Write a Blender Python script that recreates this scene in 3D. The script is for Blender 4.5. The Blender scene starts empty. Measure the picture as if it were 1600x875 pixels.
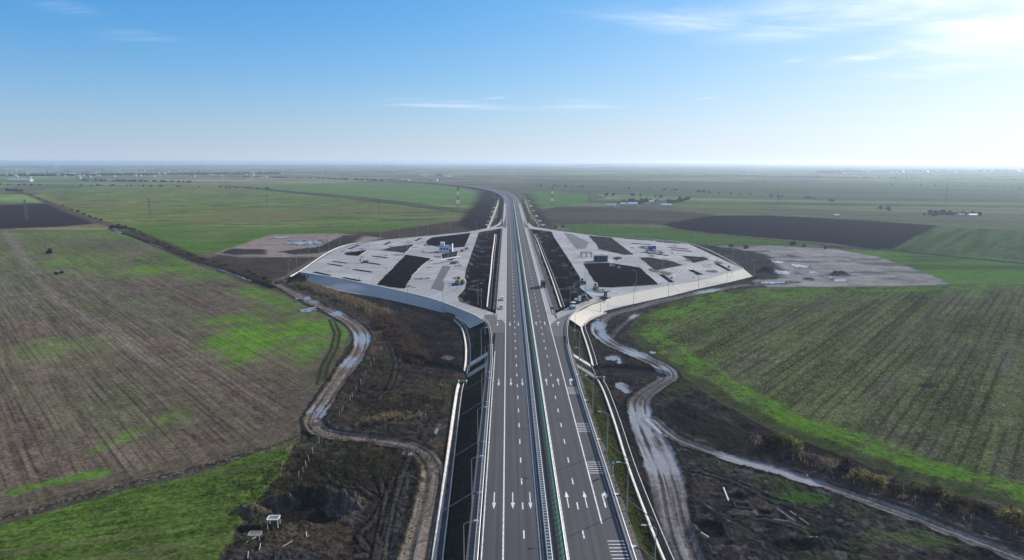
import bpy, bmesh, math, random
import numpy as np
from mathutils import Vector, Matrix
R = math.radians
random.seed(7)
rng = np.random.default_rng(7)
sc = bpy.context.scene
col = sc.collection

# ------------------------------------------------------------------ camera, sky, sun, exposure
F, CX, CY, H = 1067.0, 800.0, 437.5, 68.0
PITCH = math.atan((CY - 252.5) / F)
YAW = math.atan(7.0 / F)                 # camera turned a touch right of the road axis (+Y)
ZF = -4.0                                # level of the surrounding fields; the road is at 0
cam_d = bpy.data.cameras.new('camera')
cam = bpy.data.objects.new('camera', cam_d); col.objects.link(cam)
cam_d.sensor_width = 36.0; cam_d.lens = F / 1600 * 36.0
cam_d.clip_start = 1.0; cam_d.clip_end = 200000
cam.location = (0, 0, H)
cam.rotation_euler = (R(90) - PITCH, 0, -YAW)
sc.camera = cam

SUN_EL, SUN_AZ = 24.0, 52.0              # azimuth measured from +Y towards +X
w = bpy.data.worlds.new('World'); sc.world = w; w.use_nodes = True
nt = w.node_tree; nt.nodes.clear()
def N(t, kind, **kw):
    n = t.nodes.new(kind)
    for k, v in kw.items():
        if k == 'inp':
            for a, b in v.items(): n.inputs[a].default_value = b
        else: setattr(n, k, v)
    return n
def L(t, a, b): t.links.new(a, b)
def mth(t, op, a, b=None, c=None, clamp=False):
    n = t.nodes.new('ShaderNodeMath'); n.operation = op; n.use_clamp = clamp
    for i, v in enumerate((a, b, c)):
        if v is None: continue
        if isinstance(v, (int, float)): n.inputs[i].default_value = v
        else: t.links.new(v, n.inputs[i])
    return n.outputs[0]
def sstep(t, v, a, b):
    n = t.nodes.new('ShaderNodeMapRange'); n.interpolation_type = 'SMOOTHSTEP'
    n.inputs[1].default_value = a; n.inputs[2].default_value = b
    t.links.new(v, n.inputs[0]); return n.outputs[0]
def mix(t, f, a, b, mode='MIX'):
    n = t.nodes.new('ShaderNodeMix'); n.data_type = 'RGBA'; n.blend_type = mode
    for i, v in ((0, f), (6, a), (7, b)):
        if isinstance(v, (int, float)): n.inputs[i].default_value = v
        elif isinstance(v, tuple): n.inputs[i].default_value = v if len(v) == 4 else v + (1,)
        else: t.links.new(v, n.inputs[i])
    return n.outputs[2]

SKY_STR = 0.12
HAZE_D = 1.0e-4
SKY_TINT = (.73, 1.10, 1.86); SKY_LIM = 10.5; SKY_SAT = 1.22
HZ_L = (3.5, 4.2, 5.1); HZ_R = (5.9, 6.5, 7.3); CLOUD = (7.6, 7.8, 8.3)
sky = N(nt, 'ShaderNodeTexSky', sky_type='NISHITA', sun_disc=False, sun_elevation=R(SUN_EL), sun_rotation=R(SUN_AZ),
        altitude=60, air_density=1.0, dust_density=1.0, ozone_density=2.2)
tc = N(nt, 'ShaderNodeTexCoord')
sep = N(nt, 'ShaderNodeSeparateXYZ'); L(nt, tc.outputs['Generated'], sep.inputs[0])
dx, dy, dz = sep.outputs
az = mth(nt, 'ARCTAN2', dx, dy)          # radians right of the road axis
el = mth(nt, 'ARCSINE', dz)
# cirrus: noise stretched across the sky on a high flat layer
zz = mth(nt, 'ADD', mth(nt, 'MAXIMUM', dz, 0.0), 0.06)
cu = mth(nt, 'DIVIDE', dx, zz); cv = mth(nt, 'DIVIDE', dy, zz)
cmb = N(nt, 'ShaderNodeCombineXYZ'); L(nt, cu, cmb.inputs[0]); L(nt, cv, cmb.inputs[1])
mp = N(nt, 'ShaderNodeMapping'); L(nt, cmb.outputs[0], mp.inputs[0])
mp.inputs['Rotation'].default_value = (0, 0, R(20)); mp.inputs['Scale'].default_value = (0.28, 0.85, 1)
mp.inputs['Location'].default_value = (1.3, 0.4, 0)
cn = N(nt, 'ShaderNodeTexNoise', inp={'Scale': 1.5, 'Detail': 8.0, 'Roughness': 0.62, 'Distortion': 1.4}); L(nt, mp.outputs[0], cn.inputs['Vector'])
cn2 = N(nt, 'ShaderNodeTexNoise', inp={'Scale': 5.5, 'Detail': 6.0, 'Roughness': 0.65, 'Distortion': 1.2}); L(nt, mp.outputs[0], cn2.inputs['Vector'])
cloud_n = mth(nt, 'ADD', mth(nt, 'MULTIPLY', cn.outputs[0], 0.75), mth(nt, 'MULTIPLY', cn2.outputs[0], 0.25))
def patch(a0, e0, wa, we, tilt, gain):
    a = mth(nt, 'SUBTRACT', az, R(a0)); e = mth(nt, 'SUBTRACT', el, R(e0))
    e = mth(nt, 'SUBTRACT', e, mth(nt, 'MULTIPLY', a, tilt))
    q = mth(nt, 'ADD', mth(nt, 'POWER', mth(nt, 'ABSOLUTE', mth(nt, 'DIVIDE', a, R(wa))), 2.0), mth(nt, 'POWER', mth(nt, 'ABSOLUTE', mth(nt, 'DIVIDE', e, R(we))), 2.0))
    return mth(nt, 'MULTIPLY', mth(nt, 'POWER', 2.718, mth(nt, 'MULTIPLY', q, -1.0)), gain)
cover = None
for pt in ((35.5, 8.4, 8, 2.1, -0.06, 1.25), (29, 10.6, 13, 1.9, -0.04, .95), (14, 10.8, 10, 1.4, -0.02, .6), (33, 6.6, 9, 1.0, .12, .6), (20, 9.2, 10, .9, .04, .5), (27, 7.4, 5, .5, .12, .62), (-29, 9.3, 8, 1.3, -0.24, .38),
           (5.5, 4.75, 5.5, 0.9, -0.02, .5), (-6, 4.6, 9, 0.9, -0.03, .47), (-1, 5.1, 2, .3, .05, .5), (22, 7.4, 1.6, 0.22, .06, .62), (36, 3.0, 3.0, 0.25, 0.0, .45), (2, 9.3, 5, .3, .02, .4), (16, 4.9, 1.6, .12, .03, .6)):
    p_ = patch(*pt); cover = p_ if cover is None else mth(nt, 'MAXIMUM', cover, p_)
thr = mth(nt, 'SUBTRACT', 0.585, mth(nt, 'MULTIPLY', cover, 0.40))
dens = mth(nt, 'MULTIPLY', sstep(nt, mth(nt, 'SUBTRACT', cloud_n, thr), 0.0, 0.55), mth(nt, 'MULTIPLY', sstep(nt, cover, 0.02, 0.6), 0.9), clamp=True)
# the sky model graded: glow round the sun held back, clear winter blue above, pale haze band on the horizon
sat = N(nt, 'ShaderNodeVectorMath', operation='MULTIPLY'); L(nt, sky.outputs[0], sat.inputs[0]); sat.inputs[1].default_value = SKY_TINT
den = N(nt, 'ShaderNodeVectorMath', operation='MULTIPLY_ADD'); L(nt, sat.outputs[0], den.inputs[0]); den.inputs[1].default_value = (1 / SKY_LIM,) * 3; den.inputs[2].default_value = (1, 1, 1)
soft = N(nt, 'ShaderNodeVectorMath', operation='DIVIDE'); L(nt, sat.outputs[0], soft.inputs[0]); L(nt, den.outputs[0], soft.inputs[1])
skyc = N(nt, 'ShaderNodeHueSaturation', inp={'Saturation': SKY_SAT, 'Value': 1.0}); L(nt, soft.outputs[0], skyc.inputs['Color'])
azs = sstep(nt, az, R(-40), R(48))
low = mth(nt, 'POWER', 2.718, mth(nt, 'MULTIPLY', mth(nt, 'MAXIMUM', el, 0.0), -1 / R(3.0)))
hz_c = mix(nt, azs, HZ_L, HZ_R)
base = mix(nt, mth(nt, 'MULTIPLY', low, .92), skyc.outputs[0], hz_c)
added_pale = mth(nt, 'MULTIPLY', sstep(nt, el, R(13), R(32)), .5)       # added paleness above the view, takes blue out of shade light and reflections
base = mix(nt, added_pale, base, (3.6, 4.0, 4.6))
cl = mix(nt, dens, base, CLOUD)
bg = N(nt, 'ShaderNodeBackground', inp={'Strength': SKY_STR}); L(nt, cl, bg.inputs['Color'])
wo = N(nt, 'ShaderNodeOutputWorld'); L(nt, bg.outputs[0], wo.inputs[0])

sd = bpy.data.lights.new('sun', 'SUN'); sd.energy = 5.0; sd.angle = R(0.5); sd.color = (1.0, 0.91, 0.78)
sun = bpy.data.objects.new('sun', sd); col.objects.link(sun); sun.location = (60, 60, 120)
sv = Vector((math.sin(R(SUN_AZ)) * math.cos(R(SUN_EL)), math.cos(R(SUN_AZ)) * math.cos(R(SUN_EL)), math.sin(R(SUN_EL))))
sun.rotation_euler = sv.to_track_quat('Z', 'Y').to_euler()
sc.view_settings.view_transform = 'Standard'; sc.view_settings.look = 'None'
sc.view_settings.exposure = 0.42; sc.view_settings.gamma = 1.0; sc.view_settings.use_curve_mapping = False
sc.render.engine = 'CYCLES'
sc.render.resolution_x, sc.render.resolution_y = 1024, 560
sc.cycles.max_bounces = 5; sc.cycles.diffuse_bounces = 2; sc.cycles.volume_bounces = 1

# ------------------------------------------------------------------ helpers
cp, sp = math.cos(PITCH), math.sin(PITCH); cyw, syw = math.cos(YAW), math.sin(YAW)
def P2(px, py, z=0.0):
    """a survey point read off the photograph, taken to its place on level z"""
    x = (px - CX) / F; y = -(py - CY) / F
    d0, d1, d2 = x, cp + y * sp, -sp + y * cp
    d0, d1 = cyw * d0 + syw * d1, -syw * d0 + cyw * d1
    t = (z - H) / d2
    return (d0 * t, d1 * t)
def P3(px, py, z=0.0): a = P2(px, py, z); return Vector((a[0], a[1], z))
def PW(pts, z=0.0): return [P2(x, y, z) for x, y in pts]
def crop(ox, oy, s): return lambda pts: [(ox + x / s, oy + y / s) for x, y in pts]
c2 = crop(400, 230, 3.9775); c3 = crop(800, 230, 3.9775)

def mat(name, c, rough=0.85, amt=0.25, scale=2.0, metal=0.0, spec=0.3, c2_=None, detail=4.0):
    if rough >= .9: spec = .02
    m = bpy.data.materials.new(name); m.use_nodes = True
    t = m.node_tree; b = t.nodes['Principled BSDF']
    b.inputs['Roughness'].default_value = rough; b.inputs['Metallic'].default_value = metal
    b.inputs['Specular IOR Level'].default_value = spec
    tcn = N(t, 'ShaderNodeTexCoord')
    n = N(t, 'ShaderNodeTexNoise', inp={'Scale': scale, 'Detail': detail, 'Roughness': 0.6}); L(t, tcn.outputs['Object'], n.inputs['Vector'])
    a = tuple(v * (1 - amt) for v in c); d = c2_ if c2_ else tuple(min(1, v * (1 + amt)) for v in c)
    f = sstep(t, n.outputs[0], 0.3, 0.7)
    L(t, mix(t, f, a, d), b.inputs['Base Color'])
    if rough >= .9:
        df = N(t, 'ShaderNodeBsdfDiffuse', inp={'Roughness': .5}); L(t, b.inputs['Base Color'].links[0].from_socket, df.inputs['Color']); L(t, df.outputs[0], t.nodes['Material Output'].inputs['Surface'])
    return m

class MB:
    def __init__(s): s.v = []; s.f = []; s.uv = None
    def add(s, vs, fs):
        o = len(s.v); s.v += [tuple(v) for v in vs]; s.f += [tuple(i + o for i in f) for f in fs]; return s
    def box(s, cx, cy, cz, sx, sy, sz, rz=0.0, taper=1.0, top_shift=0.0):
        vs = []
        for k, zz_ in ((1.0, -0.5), (taper, 0.5)):
            for a, b in ((-.5, -.5), (.5, -.5), (.5, .5), (-.5, .5)):
                x, y = a * sx * k + (top_shift if zz_ > 0 else 0), b * sy * k
                vs.append((cx + x * math.cos(rz) - y * math.sin(rz), cy + x * math.sin(rz) + y * math.cos(rz), cz + zz_ * sz))
        return s.add(vs, [(3, 2, 1, 0), (4, 5, 6, 7), (0, 1, 5, 4), (1, 2, 6, 5), (2, 3, 7, 6), (3, 0, 4, 7)])
    def tube(s, pts, r, n=6, r2=None, caps=True):
        pts = [Vector(p) for p in pts]; vs = []; m = len(pts)
        for i, p in enumerate(pts):
            d = (pts[min(i + 1, m - 1)] - pts[max(i - 1, 0)]).normalized()
            a = d.cross(Vector((0, 0, 1)) if abs(d.z) < 0.9 else Vector((1, 0, 0))).normalized(); b = d.cross(a)
            rr = r if r2 is None else r + (r2 - r) * i / (m - 1)
            for k in range(n):
                an = 2 * math.pi * k / n; vs.append(p + a * (rr * math.cos(an)) + b * (rr * math.sin(an)))
        fs = []
        for i in range(m - 1):
            for k in range(n):
                k2 = (k + 1) % n; fs.append((i * n + k, i * n + k2, (i + 1) * n + k2, (i + 1) * n + k))
        if caps: fs += [tuple(range(n - 1, -1, -1)), tuple(range((m - 1) * n, m * n))]
        return s.add(vs, fs)
    def wheel(s, x, y, z, r, wd, n=12):
        return s.tube([(x, y - wd / 2, z), (x, y + wd / 2, z)], r, n)
    def poly(s, pts, z):
        return s.add([(p[0], p[1], z) for p in pts], [tuple(range(len(pts)))])
    def slab(s, pts, z0, z1):
        n = len(pts); a = sum(pts[i][0] * pts[(i + 1) % n][1] - pts[(i + 1) % n][0] * pts[i][1] for i in range(n))
        if a < 0: pts = pts[::-1]
        vs = [(p[0], p[1], z0) for p in pts] + [(p[0], p[1], z1) for p in pts]
        return s.add(vs, [tuple(range(n, 2 * n))] + [(i, (i + 1) % n, n + (i + 1) % n, n + i) for i in range(n)])
    def strip(s, A, B):
        n = len(A); return s.add(list(A) + list(B), [(i, i + 1, n + i + 1, n + i) for i in range(n - 1)])
    def build(s, name, m, parent=None, world=False, smooth=False):
        me = bpy.data.meshes.new(name)
        vs = s.v
        if world and parent is not None:
            l = parent.location; vs = [(v[0] - l.x, v[1] - l.y, v[2] - l.z) for v in vs]
        me.from_pydata(vs, [], s.f); me.validate(); me.update()
        if m: me.materials.append(m)
        if smooth: me.polygons.foreach_set('use_smooth', [True] * len(me.polygons))
        o = bpy.data.objects.new(name, me); col.objects.link(o)
        if parent is not None: o.parent = parent
        return o
def tag(o, label=None, cat=None, group=None, kind=None):
    if label: o['label'] = label
    if cat: o['category'] = cat
    if group: o['group'] = group
    if kind: o['kind'] = kind
    return o
def thing(name, label, cat, loc, rz=0.0, group=None):
    o = bpy.data.objects.new(name, None); col.objects.link(o); o.empty_display_size = 0.5
    o.location = loc; o.rotation_euler = (0, 0, rz)
    return tag(o, label, cat, group)
def dup(root, loc, rz=0.0, label=None, group=None, scale=None):
    r = root.copy(); col.objects.link(r); r.location = loc; r.rotation_euler = (0, 0, rz)
    if label: r['label'] = label
    if group: r['group'] = group
    if scale: r.scale = (scale, scale, scale) if isinstance(scale, (int, float)) else scale
    for ch in root.children:
        c = ch.copy(); col.objects.link(c); c.parent = r
        for g in ch.children:
            d = g.copy(); col.objects.link(d); d.parent = c
    return r
ORD = ['first', 'second', 'third', 'fourth', 'fifth', 'sixth', 'seventh', 'eighth', 'ninth', 'tenth', 'eleventh', 'twelfth', 'thirteenth', 'fourteenth', 'fifteenth',
       'sixteenth', 'seventeenth', 'eighteenth', 'nineteenth', 'twentieth']
def ordn(i):
    if i < 20: return ORD[i]
    t = {2: 'twenty', 3: 'thirty', 4: 'forty', 5: 'fifty'}[(i + 1) // 10]; u = (i + 1) % 10
    return (t[:-1] + 'ieth') if u == 0 else t + '-' + ORD[u - 1]
def resample(pts, step):
    pts = [np.array(p, float) for p in pts]
    # Catmull-Rom through the points, then even spacing
    out = []
    for i in range(len(pts) - 1):
        p0, p1, p2, p3 = pts[max(i - 1, 0)], pts[i], pts[i + 1], pts[min(i + 2, len(pts) - 1)]
        for t in np.linspace(0, 1, 13)[:-1]:
            out.append(0.5 * ((2 * p1) + (-p0 + p2) * t + (2 * p0 - 5 * p1 + 4 * p2 - p3) * t * t + (-p0 + 3 * p1 - 3 * p2 + p3) * t ** 3))
    out.append(pts[-1]); out = np.array(out)
    s = np.r_[0, np.cumsum(np.linalg.norm(np.diff(out, axis=0), axis=1))]
    n = max(2, int(s[-1] / step) + 1); q = np.linspace(0, s[-1], n)
    return np.stack([np.interp(q, s, out[:, k]) for k in range(out.shape[1])], 1)
def offset(line, d):
    """line shifted sideways: d > 0 is to the right of travel"""
    t = np.gradient(line, axis=0); t /= np.linalg.norm(t, axis=1)[:, None] + 1e-9
    return line + np.stack([t[:, 1], -t[:, 0]], 1) * d

# numpy noise and distances
def _h(i, j, seed):
    n = (i.astype(np.int64) * 374761393 + j.astype(np.int64) * 668265263 + seed * 974634777) & 0xffffffff
    n = ((n ^ (n >> 13)) * 1274126177) & 0xffffffff
    return ((n ^ (n >> 16)) & 0xffffff) / float(0xffffff)
def vn(x, y, seed=0):
    xi = np.floor(x); yi = np.floor(y); fx = x - xi; fy = y - yi
    fx = fx * fx * (3 - 2 * fx); fy = fy * fy * (3 - 2 * fy)
    a = _h(xi, yi, seed); b = _h(xi + 1, yi, seed); c = _h(xi, yi + 1, seed); d = _h(xi + 1, yi + 1, seed)
    return (a + (b - a) * fx) * (1 - fy) + (c + (d - c) * fx) * fy
def fbm(x, y, seed=0, o=4):
    s = 0; a = 0.5; t = 0
    for k in range(o):
        s = s + a * vn(x * 2 ** k, y * 2 ** k, seed + k * 17); t += a; a *= 0.5
    return s / t
def ss(x, a, b):
    t = np.clip((x - a) / (b - a), 0, 1); return t * t * (3 - 2 * t)
def pdist(X, Y, line, reach, closed=False):
    """distance to a polyline, arc position and signed side, for points within reach of it"""
    line = np.asarray(line, float)
    if closed: line = np.vstack([line, line[:1]])
    D = np.full(X.shape, 1e6); S = np.zeros(X.shape); SD = np.zeros(X.shape)
    mn = line.min(0) - reach; mx = line.max(0) + reach
    idx = np.nonzero((X > mn[0]) & (X < mx[0]) & (Y > mn[1]) & (Y < mx[1]))[0]
    if not len(idx): return D, S, SD, idx, None
    x = X[idx]; y = Y[idx]; best = np.full(x.shape, 1e12); bs = np.zeros(x.shape); sd_ = np.zeros(x.shape); acc = 0.0
    inside = np.zeros(x.shape, bool)
    for i in range(len(line) - 1):
        ax, ay = line[i]; bx, by = line[i + 1]; ex, ey = bx - ax, by - ay; l2 = ex * ex + ey * ey + 1e-12
        t = np.clip(((x - ax) * ex + (y - ay) * ey) / l2, 0, 1)
        d = (x - ax - t * ex) ** 2 + (y - ay - t * ey) ** 2
        m = d < best; best = np.where(m, d, best); le = math.sqrt(l2)
        bs = np.where(m, acc + t * le, bs); sd_ = np.where(m, np.sign((x - ax) * ey - (y - ay) * ex), sd_); acc += le
        if closed:
            c = ((ay > y) != (by > y)); xx = ax + (y - ay) * ex / (ey if abs(ey) > 1e-9 else 1e-9); inside ^= c & (x < xx)
    D[idx] = np.sqrt(best); S[idx] = bs; SD[idx] = sd_
    return D, S, SD, idx, inside
def sdf(X, Y, poly, reach=60.0):
    """signed distance, negative inside"""
    D, S, SD, idx, ins = pdist(X, Y, poly, reach, True)
    if len(idx): D[idx] = np.where(ins, -D[idx], D[idx])
    return D

# ------------------------------------------------------------------ plan of the site (survey lines)
# road axis: straight along +Y, then a long left-hand curve
axis = [(0, 40), (0, 200), (0, 500), (0, 800), (0, 1050), (-1, 1250), (-9, 1420), (-26, 1570), (-52, 1710), (-95, 1880), (-180, 2110), (-330, 2400), (-590, 2760), (-960, 3130), (-1500, 3560)]
AX = resample(axis, 10.0)
def ax_part(y0, y1): return AX[(AX[:, 1] >= y0) & (AX[:, 1] <= y1)]
def band(o0, o1, y0, y1):
    a = ax_part(y0, y1); return offset(a, o0), offset(a, o1)

slopeL_top = PW([(467, 425), (526, 434), (583, 445.5), (634, 456.5), (684, 469.5), (727, 486), (745, 494), (757, 502.5)], 0)
slopeL_bot = PW([(453, 431.5), (483, 439.5), (526, 453.5), (591, 465), (651, 478), (696, 489.5), (722, 501.5), (735, 513)], ZF)
slopeR_top = PW([(1161.6, 420), (1130, 428.5), (1100, 435.5), (1051, 444.5), (1001, 454), (956, 464), (926, 474), (902, 485), (889, 498)], 0)
slopeR_bot = PW([(1176, 432), (1137.7, 441.5), (1091, 451.5), (1041, 464), (991, 475), (943, 486.5), (920.6, 498), (908, 511.6)], ZF)
platL = PW([(467, 425), (531, 386), (596, 376), (666, 369.3), (749, 361), (784, 353.3), (787, 352), (790, 360), (789, 440), (788, 509), (769, 520), (762, 505)], 0) + slopeL_top[::-1][:-1]
platR = PW([(820, 352), (823, 353), (863, 359.4), (918, 367), (956, 371), (1076, 381)], 0) + slopeR_top + PW([(884, 512), (884, 522), (862, 512), (835, 400)], 0)
wedgeL = PW([(748, 363), (784, 356.5), (782.5, 380), (780, 400), (777, 450), (774.5, 490), (752, 482.5), (718, 471.5), (715, 463.5), (726, 452), (729, 440), (726, 433), (728, 421), (734, 404), (741.5, 382.5)], 0)
wedgeR = PW([(829, 357.5), (862, 362), (866, 371), (888, 404), (908, 436), (906, 449), (927, 466), (912, 472), (884, 482), (864, 492), (861, 480), (850, 420), (842, 390)], 0)
chanL_near = PW([(683, 905), (683.5, 875), (693, 800), (703, 720), (711, 655), (717, 612), (720, 600)], ZF)
chanL_far = PW([(729, 580), (731, 560), (730, 535), (724, 512), (712, 499)], ZF)
chanR_near = PW([(1062, 905), (1044, 875), (1012, 797), (985, 725), (963, 656), (947, 612), (938, 594)], ZF)
chanR_far = PW([(929, 571), (925, 555), (917, 530), (911, 512), (913, 503), (925, 496), (945, 488)], ZF)
inner_chanL = PW([(763.5, 480), (766, 450), (768.5, 425), (770.5, 400), (773, 380), (774.5, 366)], -1.6)
inner_chanR = PW([(879, 480), (869, 450), (860, 425), (850, 400), (842.5, 380), (836, 366)], -1.2)
far_chanL = PW([(762, 358), (768, 345), (772, 335), (778, 318), (780, 306), (775, 300), (757, 294.5)], ZF)
far_chanR = PW([(843, 354.5), (836, 342), (828, 331), (823, 317), (819, 308), (808, 300.5)], ZF)
trackL = [(425, 440), (455, 455), (490, 473), (520, 487), (548, 503), (563, 518), (566, 535), (556, 558), (537, 582), (518, 610), (500, 638), (490, 655), (498, 672), (530, 681), (575, 686), (620, 692), (652, 702), (672, 722), (677, 750), (670, 790), (661, 830), (652, 875), (646, 910)]
trackR = [(1240, 441), (1190, 444), (1152, 447), (1100, 456), (1041, 468.5), (985, 483), (955, 492), (938, 504), (936, 519), (955, 536), (985, 549), (1015, 562), (1040, 576), (1044, 590), (1024, 604), (1002, 622), (1000, 645), (1014, 680), (1030, 715), (1043, 755), (1052, 800), (1064, 845), (1080, 885), (1090, 910)]
trackR2 = [(1020, 655), (1052, 682), (1101, 702), (1150, 718), (1200, 732), (1300, 763), (1400, 797), (1500, 836), (1600, 874), (1690, 910)]
trackL0 = [(430, 447), (445, 434), (470, 418), (500, 402), (535, 388)]
hedgeL = PW([(20, 297), (43, 303), (78, 318), (151, 345.6), (180, 353), (208, 364), (251, 381), (296, 401), (330, 412), (400, 438), (440, 452)], ZF)
ditchL = PW([(170, 358), (208, 369), (251, 386), (290, 404), (330, 417), (352, 423), (400, 440), (425, 449)], ZF)
rubbleL = PW([(-90, 838), (0, 812), (90, 786), (200, 757), (290, 737), (420, 702), (468, 682)], ZF)

# crops and other ground covers, painter's order: name, outline, kind
fL1 = PW([(-260, 356), (0, 358), (182, 360), (215, 373), (270, 398), (345, 427), (420, 452), (500, 490), (530, 507), (547, 520), (540, 545), (515, 585), (492, 620), (470, 650), (468, 678), (300, 733), (0, 803), (-360, 890), (-500, 700)], ZF)
fL2 = PW([(-360, 925), (0, 822), (200, 766), (300, 744), (465, 684), (440, 740), (385, 805), (345, 875), (320, 930), (-300, 1100)], ZF)
fL3 = PW([(-300, 325), (0, 320), (75, 318), (152, 349), (100, 354), (0, 358), (-300, 360)], ZF)
fL4 = PW([(60, 296), (200, 290), (330, 289), (420, 297), (560, 314), (690, 331), (740, 336), (712, 345), (690, 347), (590, 362), (425, 366), (345, 392), (300, 400), (215, 366), (160, 346), (80, 316)], ZF)
fL5 = PW([(380, 291), (480, 287), (560, 286), (640, 286), (700, 290), (742, 298), (749, 306), (740, 316), (690, 321), (560, 307), (440, 297)], ZF)
fR1 = PW([(1000, 492), (1050, 471), (1110, 456), (1200, 449.5), (1480, 447), (1560, 443), (1800, 440), (2000, 520), (2000, 900), (1700, 830), (1600, 800), (1500, 772), (1400, 742), (1300, 704), (1200, 668), (1110, 618), (1060, 580), (1004, 545), (980, 518)], ZF)
fR2 = PW([(1466, 352.5), (1600, 361), (1800, 374), (1800, 424), (1600, 408), (1395, 390)], ZF)
fR3 = PW([(1310, 389.5), (1395, 392), (1600, 412), (1800, 430), (1800, 441), (1560, 444), (1486, 444), (1440, 423), (1370, 401)], ZF)
fR4 = PW([(872, 353), (930, 350), (1050, 358), (1110, 366), (1200, 374), (1300, 382), (1200, 383), (1120, 384), (1076, 380), (956, 369), (900, 363)], ZF)
fRd = PW([(1030, 350), (1100, 337), (1200, 336.5), (1330, 343), (1466, 352.5), (1395, 389), (1352, 388), (1300, 380), (1200, 372.5), (1110, 364.5), (1060, 358)], ZF)
fR6 = PW([(828, 300), (870, 299), (928, 305), (912, 318), (868, 323), (842, 319)], ZF)
yardL = PW([(336, 396), (425, 366.5), (530, 364.5), (598, 372), (533, 386), (500, 402), (455, 402), (380, 401)], ZF)
yardR = PW([(1120, 384.5), (1200, 383.5), (1300, 388.5), (1370, 401), (1440, 424), (1486, 444), (1400, 447), (1200, 449), (1176, 441), (1180, 432), (1140, 407)], ZF)
mudL = PW([(430, 452), (453, 434), (526, 455), (651, 480), (736, 512), (735, 580), (706, 700), (690, 905), (330, 920), (345, 872), (385, 806), (440, 742), (466, 684), (470, 652), (540, 545), (560, 518), (500, 488)], ZF)
mudR = PW([(900, 500), (945, 486), (1100, 452), (1180, 440), (1200, 449), (1110, 455), (1000, 491), (980, 518), (1004, 545), (1060, 582), (1110, 620), (1200, 670), (1300, 706), (1400, 744), (1500, 775), (1600, 804), (1800, 880), (1800, 1000), (1040, 1000), (1044, 875), (963, 656), (930, 575)], ZF)
scrubR = PW([(829, 332), (868, 323), (960, 324), (1050, 329), (1120, 335), (1032, 351), (920, 349), (872, 353), (846, 347)], ZF)
darkFarL = PW([(712, 352), (722, 340), (735, 325), (745, 312), (750, 299), (776, 302), (780, 312), (770, 335), (762, 356), (740, 360)], ZF)
darkFarR = PW([(842, 352), (831, 332), (824, 312), (815, 303), (826, 302), (842, 322), (858, 345), (868, 356)], ZF)
puddlesM = [((438, 371.5), (12, 1.6)), ((479, 379), (25, 3.2)), ((487, 386), (9, 1.2)), ((1215, 409.5), (12, 2.2)), ((1249, 415.5), (13, 2.8)), ((1228, 426.5), (17, 4)), ((1205, 441.5), (26, 1.8)), ((1272, 426), (8, 1.6)), ((1296, 433), (8, 1.6)), ((1310, 438), (14, 1.5))]

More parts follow.
